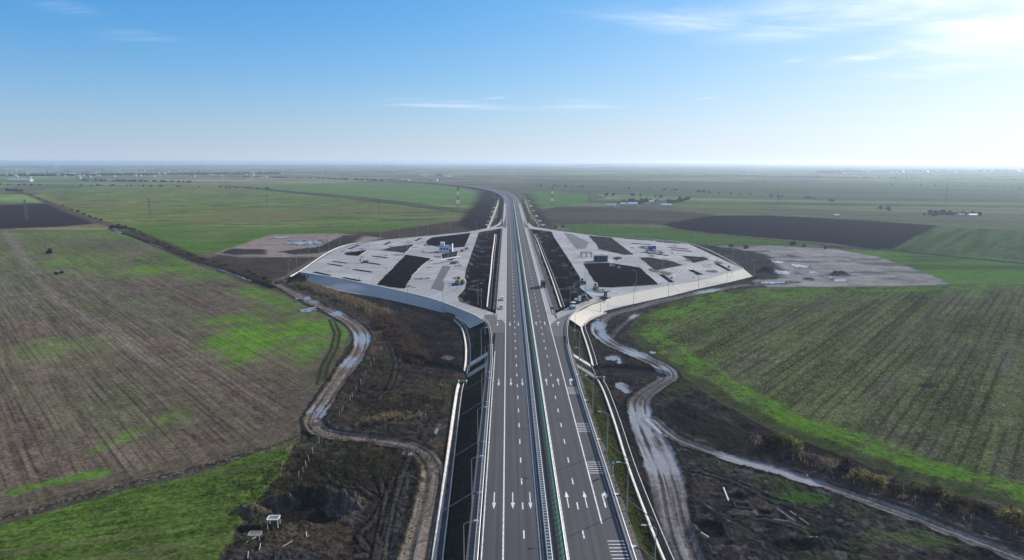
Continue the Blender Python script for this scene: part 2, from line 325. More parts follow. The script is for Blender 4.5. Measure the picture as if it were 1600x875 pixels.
def fields(X, Y):
    """height, albedo, wetness and kind of ground at every point"""
    n = len(X)
    foot = np.maximum(Y, 60.) / 1067.0; footy = np.maximum(Y, 60.) ** 2 / (72 * 1067.0)
    fo = np.sqrt(foot * footy)
    A = np.zeros((n, 3)); wet = np.zeros(n); cat = np.zeros(n, np.int32); Z = np.full(n, ZF)
    n1 = fbm(X / 60, Y / 60, 1); n2 = fbm(X / 9, Y / 9, 2); n3 = fbm(X / 2.2, Y / 2.2, 3, 3); n4 = fbm(X / 400, Y / 400, 4); hf = rng.random(n)
    n5 = fbm(X / 0.7, Y / 0.7, 5, 2)
    Z += (n1 - 0.5) * 0.5 * ss(Y, 80, 300) + (n2 - 0.5) * 0.25
    def C(*c): return np.array(c)
    def put(m, c):
        nonlocal A
        A += (np.asarray(c) - A) * m[:, None]
    def setcat(m, k): cat[m > 0.5] = k
    def rows(azd, per, lon, seed):
        a = R(azd); c = X * math.cos(a) - Y * math.sin(a); l = X * math.sin(a) + Y * math.cos(a)
        v = vn(c / per + 0.15 * vn(l / 30, c / 30, seed + 5), l / lon, seed) - 0.5
        return v * np.clip(per / (1.6 * foot), 0, 1)
    # --- far plain: parcels
    a = R(14); u = X * math.cos(a) - Y * math.sin(a) + 160 * (n4 - .5); v = X * math.sin(a) + Y * math.cos(a)
    pu = np.floor(u / 900 + 0.35 * _h(np.floor(v / 420), np.zeros(n), 9)); pv = np.floor(v / 420)
    h1 = _h(pu, pv, 21); h2 = _h(pu, pv, 22)
    pal = np.array([(.065, .105, .045), (.08, .125, .05), (.085, .105, .055), (.105, .10, .065), (.07, .095, .05), (.065, .07, .05), (.09, .14, .05)])
    A[:] = 1.65 * pal[(h1 * 6.99).astype(int)] * (0.85 + 0.3 * h2)[:, None]
    # headlands between parcels
    fu = np.abs(((u / 900) % 1) - .5); fv = np.abs(((v / 420) % 1) - 0.5)
    put(0.55 * ss(fv, 0.482, 0.497), C(.045, .045, .035))
    stk = fbm(u / 350, v / 38, 31, 4) - .5
    A *= (1 + 0.9 * stk)[:, None]
    put(ss(fbm(u / 800, v / 90, 33, 4), .52, .62) * 0.55, C(.085, .075, .055))
    put(ss(fbm(u / 500, v / 60, 35, 4), .56, .64) * 0.6 * ss(Y, 700, 1200), C(.03, .034, .03))
    # the land nearest the road on both sides
    def edge(poly, soft=None, amp=1.0, reach=40.0, ns=None):
        d = sdf(X, Y, poly, reach)
        s = soft if soft is not None else 0.6
        nz = ((n2 if ns is None else ns) - .5)
        w_ = np.maximum(s, footy * 0.6)
        return 1 - ss(d + nz * 6 * amp, -w_, w_), d
    # scrub / rough
    m, d = edge(PW([(300, 412), (440, 368), (600, 361), (700, 346), (790, 340), (830, 345), (870, 358), (1076, 380), (1120, 384), (1180, 432), (1170, 445), (930, 500), (1000, 700), (1040, 1000), (680, 1000), (730, 590), (735, 515), (452, 432), (400, 440)], ZF), 1.0)
    put(m, C(.055, .045, .036) * (0.6 + 0.8 * n2)[:, None])
    m, d = edge(fL4, 3.0, 1.5)
    st = fbm((X + .25 * Y) / 110, (Y - .25 * X) / 16, 41, 4) - .5
    c = C(.105, .145, .048) * (1 + 1.1 * st)[:, None] * (0.75 + 0.5 * n1)[:, None]
    put(m, c); put(m * ss(fbm(X / 160, Y / 60, 42), .48, .6) * .7, C(.125, .12, .06)); put(m * ss(st, .12, .25) * 0.7, C(.03, .033, .028))
    setcat(m, 4)
    m2 = m * (1 - ss(np.abs(d), 0, 95)) * ss(Y, 100, 110) * (1 - ss(Y, 700, 900)) * (X > -420)
    put(m2 * .8, C(.05, .115, .022) * (0.7 + .6 * fbm(X / 40, Y / 12, 44))[:, None])
    m, d = edge(fL5, 6.0, 2.0); put(m, C(.095, .165, .055) * (0.8 + .5 * st + .3 * n4)[:, None]); setcat(m, 5)
    D, S, SD, idx, _ = pdist(X, Y, PW([(350, 290), (430, 298), (560, 311), (690, 327), (740, 333)], ZF), 60); put((1 - ss(D, 8, 20)) * 0.9, C(.055, .045, .038))
    D, S, SD, idx, _ = pdist(X, Y, PW([(390, 292.5), (430, 297), (500, 303), (560, 308), (690, 323.5), (745, 329.5)], ZF), 60); put((1 - ss(D, 4, 10)) * 0.8, C(.028, .026, .024))
    m, d = edge(fL3, 3.0, 1.0); put(m, C(.03, .024, .023) * (0.8 + .6 * stk + .2 * n1)[:, None]); setcat(m, 3)
    # L1: stubble / young wheat rows
    m, d = edge(fL1, 0.8, 0.5)
    r1 = rows(-41, 1.6, 60, 50); r2 = rows(-41, 5.0, 90, 51); r3 = rows(-41, 19.0, 160, 52); r4 = rows(-41, 0.7, 14, 53)
    aa = R(-41); cl_ = X * math.cos(aa) - Y * math.sin(aa); ll_ = X * math.sin(aa) + Y * math.cos(aa); cw_ = cl_ + .5 * vn(ll_ / 25, cl_ / 40, 57)
    tr_ = np.maximum(1 - ss(np.abs((cw_ / 4.4) % 1 - .2) * 4.4, .12, .42), 1 - ss(np.abs((cw_ / 4.4) % 1 - .62) * 4.4, .12, .42)) * ss(vn(ll_ / 20, cw_ / 3, 58) + .3 * (n3 - .5), .25, .6) * np.clip(.5 / fo, 0, 1)
    br = 1 + 0.35 * r1 + 0.26 * r2 + 0.16 * r3 + 0.5 * r4 + 0.45 * (n3 - .5) + .7 * (n5 - .5) + .4 * (hf - .5)
    br = br * (1 - .38 * tr_)
    soil = C(.126, .101, .083) * br[:, None]
    gr = np.clip(fbm(X / 30, Y / 30, 55) + .32 * r3 + .4 * r2 + .35 * (n3 - .5) + .25 * r1, 0, 1)
    far = ss(Y, 230, 480)
    g = ss(gr + .35 * (n5 - .5) + .3 * (hf - .5), .50 - .12 * far, .72 - .08 * far)
    cc = soil + (C(.072, .090, .042) * br[:, None] - soil) * (g * (.5 + .25 * far))[:, None]
    tan_ = ss(r3 + .3 * (n1 - .5), .12, .3) * ss(-X, 150, 260) * ss(Y, 180, 260)
    cc = cc + (C(.125, .11, .095) * br[:, None] - cc) * (tan_ * .55)[:, None]
    bright = np.zeros(n)
    for (bx, by), (rx, ry), gn in (((430, 522), (92, 30), 1.0), ((490, 540), (60, 24), .9), ((380, 498), (70, 14), .8), ((548, 516), (14, 20), 1.), ((230, 424), (90, 10), .75), ((320, 430), (50, 9), .6), ((190, 686), (34, 16), .8), ((268, 652), (24, 14), .5), ((490, 603), (10, 8), .9), ((330, 406), (60, 8), .8), ((520, 505), (40, 14), .8),
                                   ((90, 545), (90, 22), .35), ((410, 455), (50, 10), .7), ((450, 470), (50, 9), .7), ((150, 366), (190, 6), .5), ((-60, 400), (160, 22), .3), ((130, 405), (90, 14), .45)):
        ox, oy = P2(bx, by, ZF); wx = P2(bx + rx, by, ZF)[0] - ox; wy = P2(bx, by - ry, ZF)[1] - oy
        q = ((X - ox) / wx) ** 2 + ((Y - oy) / wy) ** 2
        bright = np.maximum(bright, gn * (1 - ss(np.sqrt(q) + 1.5 * (n2 - .5) + .5 * r2 + .5 * r1 + 1.0 * (n3 - .5) + .7 * (n5 - .5) + .5 * (hf - .5) + .8 * (n1 - .5), .25, 1.3)))
    cc = cc + (C(.098, .212, .022) * (0.55 + .5 * n3 + .5 * n5 + .35 * r1)[:, None] * (1 - .3 * tr_)[:, None] - cc) * (.9 * bright)[:, None]
    edg = (1 - ss(np.abs(d), 2, 16)) * ss(Y, 330, 400)
    cc = cc + (C(.075, .14, .03) - cc) * (edg * ss(n2, .35, .6) * .7)[:, None]
    hd = (1 - ss(np.abs(d) + 8 * (n2 - .5), 4, 13)) * (Y < 260)
    cc = cc + (C(.095, .082, .062) * (0.7 + .6 * n3)[:, None] - cc) * (hd * .75)[:, None]
    D, S, SD, idx, _ = pdist(X, Y, PW([(20, 770), (90, 752), (165, 738)], ZF), 20); q = (1 - ss(D + 3 * (n3 - .5) + 2 * (n5 - .5) + 2 * (n2 - .5), .4, 3.0)); cc = cc + (C(.08, .18, .025) - cc) * (q * .8)[:, None]
    D, S, SD, idx, _ = pdist(X, Y, PW([(10, 365), (62, 440), (110, 480), (175, 520), (240, 570)], ZF), 20); q = (1 - ss(D + 3 * (n3 - .5) + 3 * (n2 - .5), 1.5, 5)); cc = cc + (C(.15, .13, .115) * br[:, None] - cc) * (q * .65)[:, None]
    # tyre lines
    D, S, SD, idx, _ = pdist(X, Y, PW([(518, 500), (527, 520), (522, 545), (508, 570), (500, 600)], ZF), 20)
    q = (1 - ss(np.abs(D - 1.1), .25, .8)) * .8 + .35 * (1 - ss(D, 1.5, 2.5)); cc = cc + (C(.035, .04, .022) - cc) * np.clip(q, 0, 1)[:, None]
    put(m, cc); setcat(m, 1); Z += m * (r1 * .10 + r2 * .12) * (Y < 600)
    # L2
    m, d = edge(fL2, 0.5, 0.3)
    aL = 73.0
    q1 = rows(aL, 1.3, 40, 61); q2 = rows(aL, 6.0, 60, 62); q4 = rows(aL, .6, 8, 63)
    c = C(.066, .100, .026) * (1 + .5 * q1 + .6 * q4 + .7 * (n3 - .5) + .9 * (n5 - .5) + .5 * (hf - .5))[:, None]
    c = c + (C(.075, .062, .046) * (1 + .5 * q1)[:, None] - c) * (ss(q2 + .6 * (n2 - .5) + .4 * (n5 - .5) + .4 * q1, -.06, .26) * .75)[:, None]
    c = c + (C(.085, .18, .022) * (.8 + .4 * n5)[:, None] - c) * (ss(n2 + .4 * (n1 - .5) + .5 * (n5 - .5) + .4 * (hf - .5), .45, .72) * np.maximum(ss(X, -60, -36), .25) * .9)[:, None]
    put(m, c); setcat(m, 2)
    Z += m * (0.55 * ss(-d, 0, 1.2) + q1 * .05)
    D, S, SD, idx, _ = pdist(X, Y, rubbleL, 20)
    q = 1 - ss(D + 2.2 * (n3 - .5), .7, 1.9); put(q, np.where((n5 > .62)[:, None], C(.17, .15, .13), C(.055, .042, .034)) * (.6 + .8 * hf)[:, None])
    Z += q * (.25 * n5 + .05) - (1 - ss(np.abs(D - 2.6), .3, 1.2)) * .35
    cat[q > .5] = 0
    # left mud land
    m, d = edge(mudL, 0.5, 0.25)
    bump = fbm(X / 3.0, Y / 3.0, 71, 4); rut = vn((X + 5 * n2) / .8, (Y + 5 * n2) / 7, 72)
    rid = (1 - np.abs(2 * fbm(X / 4.5 + 2 * n2, Y / 6, 79, 4) - 1)) ** 2
    c = C(.044, .037, .033) * (0.10 + .55 * bump + .8 * n5 + .6 * ss(rid, .5, .95) + .4 * (hf - .5))[:, None]
    c = c + (C(.065, .062, .034) * (.5 + n5)[:, None] - c) * (ss(fbm(X / 14, Y / 14, 73), .5, .66) * .75)[:, None]
    c = c + (C(.085, .062, .045) * (.5 + n5)[:, None] - c) * (ss(fbm(X / 11, Y / 11, 74), .54, .68) * .7)[:, None]
    q = ss(fbm(X / 2, Y / 2, 75, 3), .66, .76); c = c + (C(.13, .115, .10) - c) * (q * .5)[:, None]
    put(m, c); Z += m * ((bump - .5) * 1.0 + (n5 - .5) * .35 + (rut - .5) * .15 + .4 * (rid - .6))
    cat[m > .5] = 0
    # dark soil sheet near the left slope
    m, d = edge(PW([(500, 445), (640, 478), (722, 505), (726, 570), (665, 565), (640, 530), (600, 490), (560, 465)], ZF), 2.0, .6)
    put(m * .75, C(.024, .021, .021) * (.5 + bump)[:, None])
    # right mud land
    m, d = edge(mudR, 0.5, 0.25)
    c = C(.044, .038, .036) * (0.10 + .6 * bump + .85 * n5 + .6 * ss(rid, .5, .95) + .4 * (hf - .5))[:, None]
    c = c + (C(.062, .075, .03) * (.5 + n5)[:, None] - c) * (ss(fbm(X / 12, Y / 12, 76), .5, .64) * .7 * ss(X, 40, 60))[:, None]
    c = c + (C(.08, .065, .052) * (.5 + n5)[:, None] - c) * (ss(fbm(X / 9, Y / 9, 77), .55, .68) * .7)[:, None]
    q = ss(fbm(X / 1.6, Y / 1.6, 78, 3), .64, .74) * ss(X, 34, 40) * (Y < 170); c = c + (C(.17, .16, .15) - c) * (q * .6)[:, None]
    ox, oy = P2(1255, 778, ZF); q = 1 - ss(np.hypot((X - ox) / 7, (Y - oy) / 3.2) + (n3 - .5), .5, 1.1); c = c + (C(.06, .13, .022) - c) * (q * .8)[:, None]
    ox, oy = P2(1420, 842, ZF); q = 1 - ss(np.hypot((X - ox) / 14, (Y - oy) / 3.5) + 1.3 * (n3 - .5), .5, 1.1); c = c + (C(.085, .12, .04) - c) * (q * .7)[:, None]
    put(m, c); Z += m * ((bump - .5) * .9 + (n5 - .5) * .35 + (rut - .5) * .15 + .4 * (rid - .6)); cat[m > .5] = 0
    m, d = edge(PW([(1030, 640), (1060, 625), (1200, 690), (1330, 745), (1280, 745), (1120, 700), (1060, 668)], ZF), 1.0, .5); put(m * .7, C(.022, .019, .019) * (.4 + 1.1 * n3)[:, None])
    # R1: dark green crop with pale flecks, bright headland
    m, d = edge(fR1, 0.6, 0.4)
    s1 = rows(40, 2.2, 50, 81); s2 = rows(40, 7.0, 60, 82); s3 = rows(40, 24.0, 140, 83)
    br = 1 + .5 * s1 + .75 * s2 + .3 * s3 + .5 * (n3 - .5) + .6 * (n5 - .5) + .6 * (hf - .5)
    c = C(.088, .104, .048) * br[:, None]
    c = c + (C(.056, .051, .048) * br[:, None] - c) * (ss(s2 + .5 * s3 + .3 * (n1 - .5), .05, .3) * .6)[:, None]
    ab = R(40); cb = X * math.cos(ab) - Y * math.sin(ab) + .6 * n2; lb = X * math.sin(ab) + Y * math.cos(ab); tb = (1 - ss(np.abs((cb / 3.4) % 1 - .5) * 3.4, .2, .75)) * ss(vn(lb / 26, cb / 3.4, 84) + .4 * (n3 - .5), .3, .62) * np.clip(.8 / fo, 0, 1); c = c * (1 - .45 * tb)[:, None]
    fl = (hf > (.90 - .10 * n2)) & (n5 > .38); c = np.where(fl[:, None], c + C(.10, .105, .09) * (.35 + .65 * hf[::-1])[:, None] * (1 - ss(Y, 200, 420) * .75)[:, None], c)
    ox, oy = P2(1450, 602, ZF); q = 1 - ss(np.hypot((X - ox) / 4.5, (Y - oy) / 3.5) + (n3 - .5), .5, 1.0); c = c + (C(.02, .02, .03) - c) * (q * .8)[:, None]
    di = -d + 7 * (n2 - .5)
    nearL = np.clip((1 - ss(X, 85, 120)) + (1 - ss(Y, 180, 240)), 0, 1)
    hb = ss(di, 4, 7) * (1 - ss(di, 12, 19)) * nearL
    hb = np.maximum(hb, ss(di, 1, 5) * (1 - ss(di, 26, 44)) * (1 - ss(X, 120, 230)) * ss(Y, 275, 330))
    hb = np.maximum(hb, ss(di, 0, 3) * (1 - ss(di, 12, 22)) * ss(Y, 330, 350) * .6)
    tr = vn(di / 1.4, X / 40, 85)
    c = c + (C(.092, .190, .028) * (.6 + .3 * n3 + .25 * tr + .25 * n5)[:, None] - c) * (hb * ss(n1 * .5 + n2 * .5 + .5 * (n3 - .5) + .4 * (n5 - .5) + .35 * (tr - .5), .22, .62))[:, None]
    oz = (1 - ss(di, 3, 7)) * nearL; c = c + (C(.045, .06, .027) * (.5 + n3)[:, None] - c) * (oz * .8)[:, None]
    put(m, c); setcat(m, 6); Z += m * (s1 * .08 + s2 * .1) * (Y < 500)
    m, d = edge(fR2, 1.5, .6); t2 = rows(40, 6, 80, 86); t3 = rows(40, 16, 120, 87)
    c = C(.062, .10, .04) * (1 + .6 * t2 + .5 * t3 + .3 * (n2 - .5))[:, None]; c = c + (C(.05, .048, .04) - c) * (ss(t2 + t3, .12, .35) * .7)[:, None]
    put(m, c); setcat(m, 7)
    m, d = edge(fR3, 1.0, .4); c = C(.07, .145, .03) * (.75 + .5 * fbm(X / 70, Y / 14, 88))[:, None]; c = c + (C(.05, .075, .032) - c) * (ss(fbm(X / 90, Y / 22, 89), .5, .62) * .8)[:, None]; put(m, c); setcat(m, 8)
    D, S, SD, idx, _ = pdist(X, Y, PW([(1300, 385.5), (1352, 388.5), (1395, 391), (1600, 411), (1800, 429)], ZF), 30); q = 1 - ss(D, 3, 6); put(q, C(.03, .028, .025)); Z -= q * .6
    m, d = edge(fR4, 1.5, .6); put(m, C(.058, .118, .032) * (.75 + .5 * fbm(X / 60, Y / 14, 90))[:, None]); setcat(m, 9)
    m, d = edge(fRd, 2.0, .3); put(m, C(.0065, .0065, .0085) * (.8 + .4 * fbm(X / 80, Y / 20, 91))[:, None]); setcat(m, 10)
    D, S, SD, idx, _ = pdist(X, Y, PW([(1040, 356), (1110, 366), (1200, 374), (1300, 383.5), (1352, 388)], ZF), 30); put((1 - ss(D + 4 * (n2 - .5), 3, 8)) * .9, C(.075, .058, .05))
    m, d = edge(scrubR, 4, 2.0); c = C(.06, .048, .045) * (.6 + .8 * fbm(X / 90, Y / 26, 92))[:, None]; c = c + (C(.065, .075, .04) - c) * (ss(fbm(X / 120, Y / 40, 93), .5, .6) * .7)[:, None]; put(m * .95, c); cat[m > .5] = 0
    m, d = edge(fR6, 4, 1.5); put(m, C(.075, .155, .05)); setcat(m, 11)
    for pl, c in ((PW([(1040, 318), (1140, 314), (1220, 322), (1200, 330), (1050, 329)], ZF), C(.11, .15, .065)), (PW([(960, 322), (1045, 312), (1060, 325), (980, 328)], ZF), C(.10, .10, .075)),
                  (PW([(1190, 322), (1440, 335), (1600, 345), (1600, 358), (1466, 351), (1200, 336)], ZF), C(.11, .12, .075)), (PW([(820, 280), (1100, 284), (1600, 296), (1600, 318), (1200, 312), (900, 302), (830, 296)], ZF), C(.08, .11, .065)),
                  (PW([(1150, 280), (1600, 290), (1600, 298), (1190, 290)], ZF), C(.10, .15, .07))):
        m, d = edge(pl, 8, 3.0); put(m * .85, c * (.85 + .5 * stk)[:, None])
    ox, oy = P2(706, 343, ZF); q = 1 - ss(np.hypot((X - ox) / 14, (Y - oy) / 26), .6, 1.1); put(q, C(.17, .10, .075))
    # dark new embankment soil beyond the rest area
    m, d = edge(darkFarL, 2, 1.0); put(m, C(.014, .013, .015)); cat[m > .5] = 0
    m, d = edge(darkFarR, 2, 1.0); put(m * .85, C(.025, .023, .024)); cat[m > .5] = 0
    # yards of the contractor
    m, d = edge(yardL, 1.2, .5); c = C(.255, .205, .175) * (.75 + .5 * fbm(X / 25, Y / 10, 94))[:, None]; put(m, c); cat[m > .5] = 12
    for pl in ([(345, 395), (362, 389), (418, 390.6), (414, 398), (369, 399)], [(435, 394), (498, 386), (535, 368.5), (575, 367), (541, 386), (500, 396), (463, 398.5)]):
        m, d = edge(PW(pl, ZF), .8, .6); put(m * .95, C(.03, .027, .025)); Z += m * np.clip(-d, 0, 3) * .3; cat[m > .5] = 0
    D, S, SD, idx, _ = pdist(X, Y, PW(trackL0, ZF), 20); q = 1 - ss(D + 2 * (n2 - .5), 1.8, 3.0); put(q * .9, C(.14, .12, .10) * (.6 + .8 * n3)[:, None]); cat[q > .5] = 13
    D, S, SD, idx, _ = pdist(X, Y, PW([(340, 396), (380, 402), (440, 402), (500, 400)], ZF), 20); q = 1 - ss(D, 1.5, 3.5); put(q * .9, C(.17, .145, .125))
    m, d = edge(yardR, 1.2, .5); yn = fbm(X / 22, Y / 12, 95)
    c = C(.34, .305, .27) * (.6 + .7 * yn)[:, None]; c = c + (C(.11, .10, .095) - c) * (ss(fbm(X / 34, Y / 12, 96), .52, .66) * .8)[:, None]
    put(m, c); cat[m > .5] = 12; Z += m * (yn - .5) * .5
    m, d = edge(PW([(1107, 384), (1150, 388), (1195, 397), (1215, 410), (1228, 428), (1215, 437), (1180, 436)], ZF), 4, 1.5); put(m * .93, C(.028, .027, .028) * (.4 + 1.1 * n2)[:, None]); cat[m > .5] = 0
    # ditches, hedgerow verge
    D, S, SD, idx, _ = pdist(X, Y, hedgeL, 40); q = 1 - ss(D + 5 * (n2 - .5), 4, 11); put(q * .85, C(.06, .045, .034) * (.5 + n2)[:, None]); cat[q > .5] = 0
    D, S, SD, idx, _ = pdist(X, Y, ditchL, 20); q = 1 - ss(D, 1.2, 3.0); put(q, C(.018, .018, .014)); Z -= q * 1.1
    wq = (D < 1.0) & (vn(S / 30, S * 0, 97) > .42); cat[wq] = 20; Z = np.where(wq, ZF - .75, Z)
    # --- tracks
    def track(line, wid, c0, seed, wetgain, wide=None, z0=-.15):
        nonlocal Z
        ln = resample(PW(line, ZF), 2.0); D, S, SD, idx, _ = pdist(X, Y, ln, 14); sd_ = D * SD
        wd = wid * (.85 + .35 * vn(S / 18, S * 0, seed)) + (wide(S) if wide else 0)
        q = 1 - ss(D + 1.3 * (n3 - .5), wd - .5, wd + .5)
        lon = fbm(sd_ / .45 + .6 * n3, S / 14, seed + 1, 3)
        c = 1.35 * np.asarray(c0) * (.3 + 1.2 * lon + .35 * (n5 - .5))[:, None]
        rt = 1 - ss(np.abs(np.abs(sd_) - wid * .48), .2, .6)
        wv = ss(vn(S / 22, S * 0, seed + 2) * .5 + wetgain(S, ln) + .9 * (lon - .5) + .5 * (n2 - .5) + .4 * (n3 - .5) - .35 * rt, .48, .98)
        c = c + (C(.20, .185, .182) * (.85 + .3 * lon)[:, None] - c) * (.9 * wv)[:, None]  # pale sky reflection painted into the wet stretches
        c = c + (np.asarray(c0) * .38 - c) * (rt * .65)[:, None]
        put(q, c); Z += (ZF - .05 - Z) * q * .88; Z += q * (z0 - (.18 * rt - .12 * (lon - .5)) * (1 - .85 * wv))
        wet[:] = np.maximum(wet, q * wv); cat[q > .5] = 13
        e = (1 - ss(np.abs(D - wd - .5), .3, 1.1)); put(e * .6, C(.022, .02, .018)); Z += e * .18
        return q
    def near(pts, r):
        cs = [P2(x, y, ZF) for x, y in pts]
        return lambda S, ln: sum(np.exp(-((X - c[0]) ** 2 + (Y - c[1]) ** 2) / (rr * rr)) for c, rr in zip(cs, r))
    track(trackL, 2.9, (.158, .130, .107), 101, near([(566, 530), (545, 565), (500, 640), (500, 470), (527, 490)], [9, 9, 6, 5, 5]))
    track(trackR, 3.0, (.15, .135, .125), 111, near([(932, 508), (945, 525), (1030, 580), (1018, 660), (1035, 720), (1000, 552), (1110, 455)], [8, 6, 9, 11, 12, 7, 12]), lambda S: 1.3 * np.exp(-((Y - P2(1030, 720, ZF)[1]) / 18) ** 2))
    track(trackR2, 1.8, (.19, .175, .16), 121, near([(1130, 710), (1200, 732), (1250, 748)], [8, 7, 7]))
    track([(1004, 487), (985, 498), (968, 512), (955, 528)], 1.6, (.10, .09, .085), 131, near([(990, 494)], [8]))
    # curved turning marks of machines left
    for pl, sd_ in (([(590, 745), (600, 775), (585, 810), (560, 835), (575, 860)], 141), ([(612, 745), (600, 800), (585, 875), (580, 905)], 142), ([(640, 715), (620, 760), (603, 830), (592, 900)], 143), ([(612, 545), (618, 570), (610, 600), (592, 625)], 144), ([(505, 735), (530, 758), (565, 765), (590, 780)], 145), ([(1230, 790), (1180, 770), (1120, 745), (1080, 735)], 146), ([(1330, 860), (1240, 825), (1170, 806)], 147)):
        D, S, SD, idx, _ = pdist(X, Y, resample(PW(pl, ZF), 2.0), 8)
        q = (1 - ss(np.abs(D - 1.0), .15, .45)); put(q * .75, C(.016, .014, .014)); Z -= q * .18
        q = (1 - ss(D, .2, .8)); put(q * .45, C(.085, .078, .07)); Z += q * .1
    m, d = edge(PW([(636, 728), (648, 728), (612, 905), (578, 905), (600, 820)], ZF), .6, .3); lon = fbm((X + .1 * Y) / .5, Y / 10, 150, 3); put(m * .7, C(.085, .08, .075) * (.3 + 1.2 * lon)[:, None])
    # pits and heaps
    def heap(px, py, rx, ry, h, c=None, seed=0, pit=False):
        nonlocal Z
        ox, oy = P2(px, py, ZF); r = np.hypot((X - ox) / rx, (Y - oy) / ry) + .7 * (n3 - .5) + .5 * (n2 - .5)
        q = 1 - ss(r, .25 if not pit else .55, 1.0); Z += q * h * (.8 + .5 * n5)
        if c is not None: put((1 - ss(r, .7, 1.1)) * .9, np.asarray(c) * (.5 + n5)[:, None])
        return q
    heap(480, 800, 8.5, 4.5, -4.2, (.018, .016, .015), pit=True); heap(540, 789, 4.6, 3.2, 2.9, (.12, .105, .09)); heap(495, 774, 8, 1.8, 2.0, (.05, .045, .036)); heap(440, 785, 4, 2.2, 1.3, (.085, .075, .06))
    heap(396, 800, 3.4, 2.4, 1.4, (.11, .09, .07)); heap(385, 826, 3.2, 1.6, -1.2, (.03, .026, .024), pit=True); heap(430, 868, 9, 3, .4, (.06, .056, .055))
    heap(1107, 824, 3.1, 3.4, -4.8, (.014, .013, .012), pit=True); heap(1084, 826, 1.6, 2.0, .8, (.14, .12, .10)); heap(1095, 840, 2.2, .8, .5, (.13, .115, .10)); heap(1150, 775, 3.6, 1.8, -.8, (.02, .018, .017)); heap(1195, 800, 2.2, 1.2, -.9, (.015, .014, .013))
    heap(1280, 850, 4, 3, 1.2, (.06, .055, .05)); heap(1310, 835, 4, 2.4, 1.0, (.05, .047, .043)); heap(1240, 850, 5, 2.5, -1.0, (.02, .019, .018)); heap(1160, 800, 4.5, 1.2, .35, (.15, .14, .13))
    heap(1202, 424, 9, 10, 3.0, (.02, .018, .018)); heap(1186, 436, 6, 5, 1.6, (.022, .02, .02)); heap(1311, 430, 8, 8, 2.6, (.035, .028, .026)); heap(1264, 437, 4, 5, 1.2, (.05, .04, .035)); heap(1238, 400, 5, 9, .8, (.16, .13, .10)); heap(700, 560, 2.6, 3, .3, (.15, .135, .12))
    # yellowish dry grass bank
    ox, oy = P2(620, 655, ZF); q = 1 - ss(np.hypot((X - ox) / 8, (Y - oy) / 4) + (n3 - .5), .4, 1.1); put(q * .8, C(.15, .11, .06) * (.5 + n5)[:, None])
    # stream water, the bank's dark reflection put into its black colour
    for pl in ([(640, 562), (661, 567), (690, 572), (735, 577)], [(905, 572), (933, 573), (975, 574), (1010, 577), (1031, 583)]):
        D, S, SD, idx, _ = pdist(X, Y, resample(PW(pl, ZF), 2), 20); q = 1 - ss(D, 1.2, 3.8); put(q, C(.012, .011, .010)); Z += (ZF - 3.4 - Z) * (1 - ss(D, 1.8, 3.9)); wq = D < 2.4; cat[wq] = 21; Z = np.where(wq, ZF - 2.6, Z); wet[wq] = 0
    # puddles
    for (bx, by), (rx, ry) in puddlesM + [((974, 607), (10, 9)), ((957, 560), (13, 4)), ((968, 566), (8, 2.5)), ((1022, 551), (8, 2)), ((482, 484), (10, 4)), ((632, 706), (9, 5)), ((640, 710), (5, 4)), ((500, 652), (7, 13)), ((525, 489), (5, 2)), ((477, 466), (13, 3)), ((684, 669), (5, 8)), ((938, 511), (7, 12))]:
        ox, oy = P2(bx, by, ZF); wx = P2(bx + rx, by, ZF)[0] - ox; wy = P2(bx, by - ry, ZF)[1] - oy
        r = np.hypot((X - ox) / wx, (Y - oy) / wy) + 1.7 * (n3 - .5) + 1.2 * (n2 - .5); q = r < .72
        cat[q] = 20; Z = np.where(q, ZF - .12, np.where(r < 1.6, np.maximum(Z, ZF - .10), Z)); put((1 - ss(r, .9, 1.3)) * .7, C(.05, .045, .04))
    # --- embankments and platforms
    em = np.full(n, ZF - 1.0)
    rp = np.vstack([offset(AX, -7.3), offset(AX, 23.5)[::-1]])
    d = sdf(X, Y, rp, 30); slopeN = (n3 - .5) * .25
    em = np.maximum(em, -0.12 - np.clip(d, 0, 99) / 1.55 + slopeN * (d > .5))
    onslope = (d > -1) & (d < 6.8)
    for pl in (platL, platR):
        dp = sdf(X, Y, pl, 30); e = np.where(dp < 0, -.35, -2.0 - dp / 1.2); em = np.maximum(em, e)
    # grassy right slope, bare left slope
    q = (onslope & (em > Z - .3)).astype(float)
    gs = ss(fbm(X / 5, Y / 9, 161), .42, .6)
    cR = C(.045, .043, .03)[None] * (.5 + n5)[:, None]; cR = cR + (C(.062, .085, .024) * (.4 + 1.1 * n5)[:, None] - cR) * (gs * ss(X, 0, 5) * (1 - ss(Y, 205, 245)) * .85)[:, None]
    cL = C(.03, .031, .022)[None] * (.5 + n5)[:, None]
    cc = np.where((X > 5)[:, None], cR, cL); cc = np.where((Y > 330)[:, None], C(.035, .032, .028) * (.6 + .8 * n2)[:, None], cc)
    put(q, cc); cat[q > .5] = 0
    Z = np.maximum(Z, em)
    for pl, depth in ((wedgeL, 1.7), (wedgeR, 1.3)):
        dw = sdf(X, Y, pl, 30); ins = dw < 0
        zc = -.12 - np.clip(-dw / 1.5, 0, depth) + (n3 - .5) * .5 + (n2 - .5) * .6
        Z = np.where(ins, zc, Z)
        cw = C(.0085, .008, .0085) * (.5 + .9 * n3)[:, None]; cw = cw + (C(.11, .10, .09) - cw) * (ss(fbm(X / 5, Y / 6, 165), .60, .68) * (1 - ss(-dw, 4, 14)) * .8)[:, None]
        put(ins.astype(float), cw); cat[ins] = 0
    # keep the ground under the paving and under the channels
    for pl in (platL, platR):
        dp = sdf(X, Y, pl, 5); 
        Z = np.where((dp < -.2) & ~((sdf(X, Y, wedgeL, 5) < 0) | (sdf(X, Y, wedgeR, 5) < 0)), np.minimum(Z, -.35), Z)
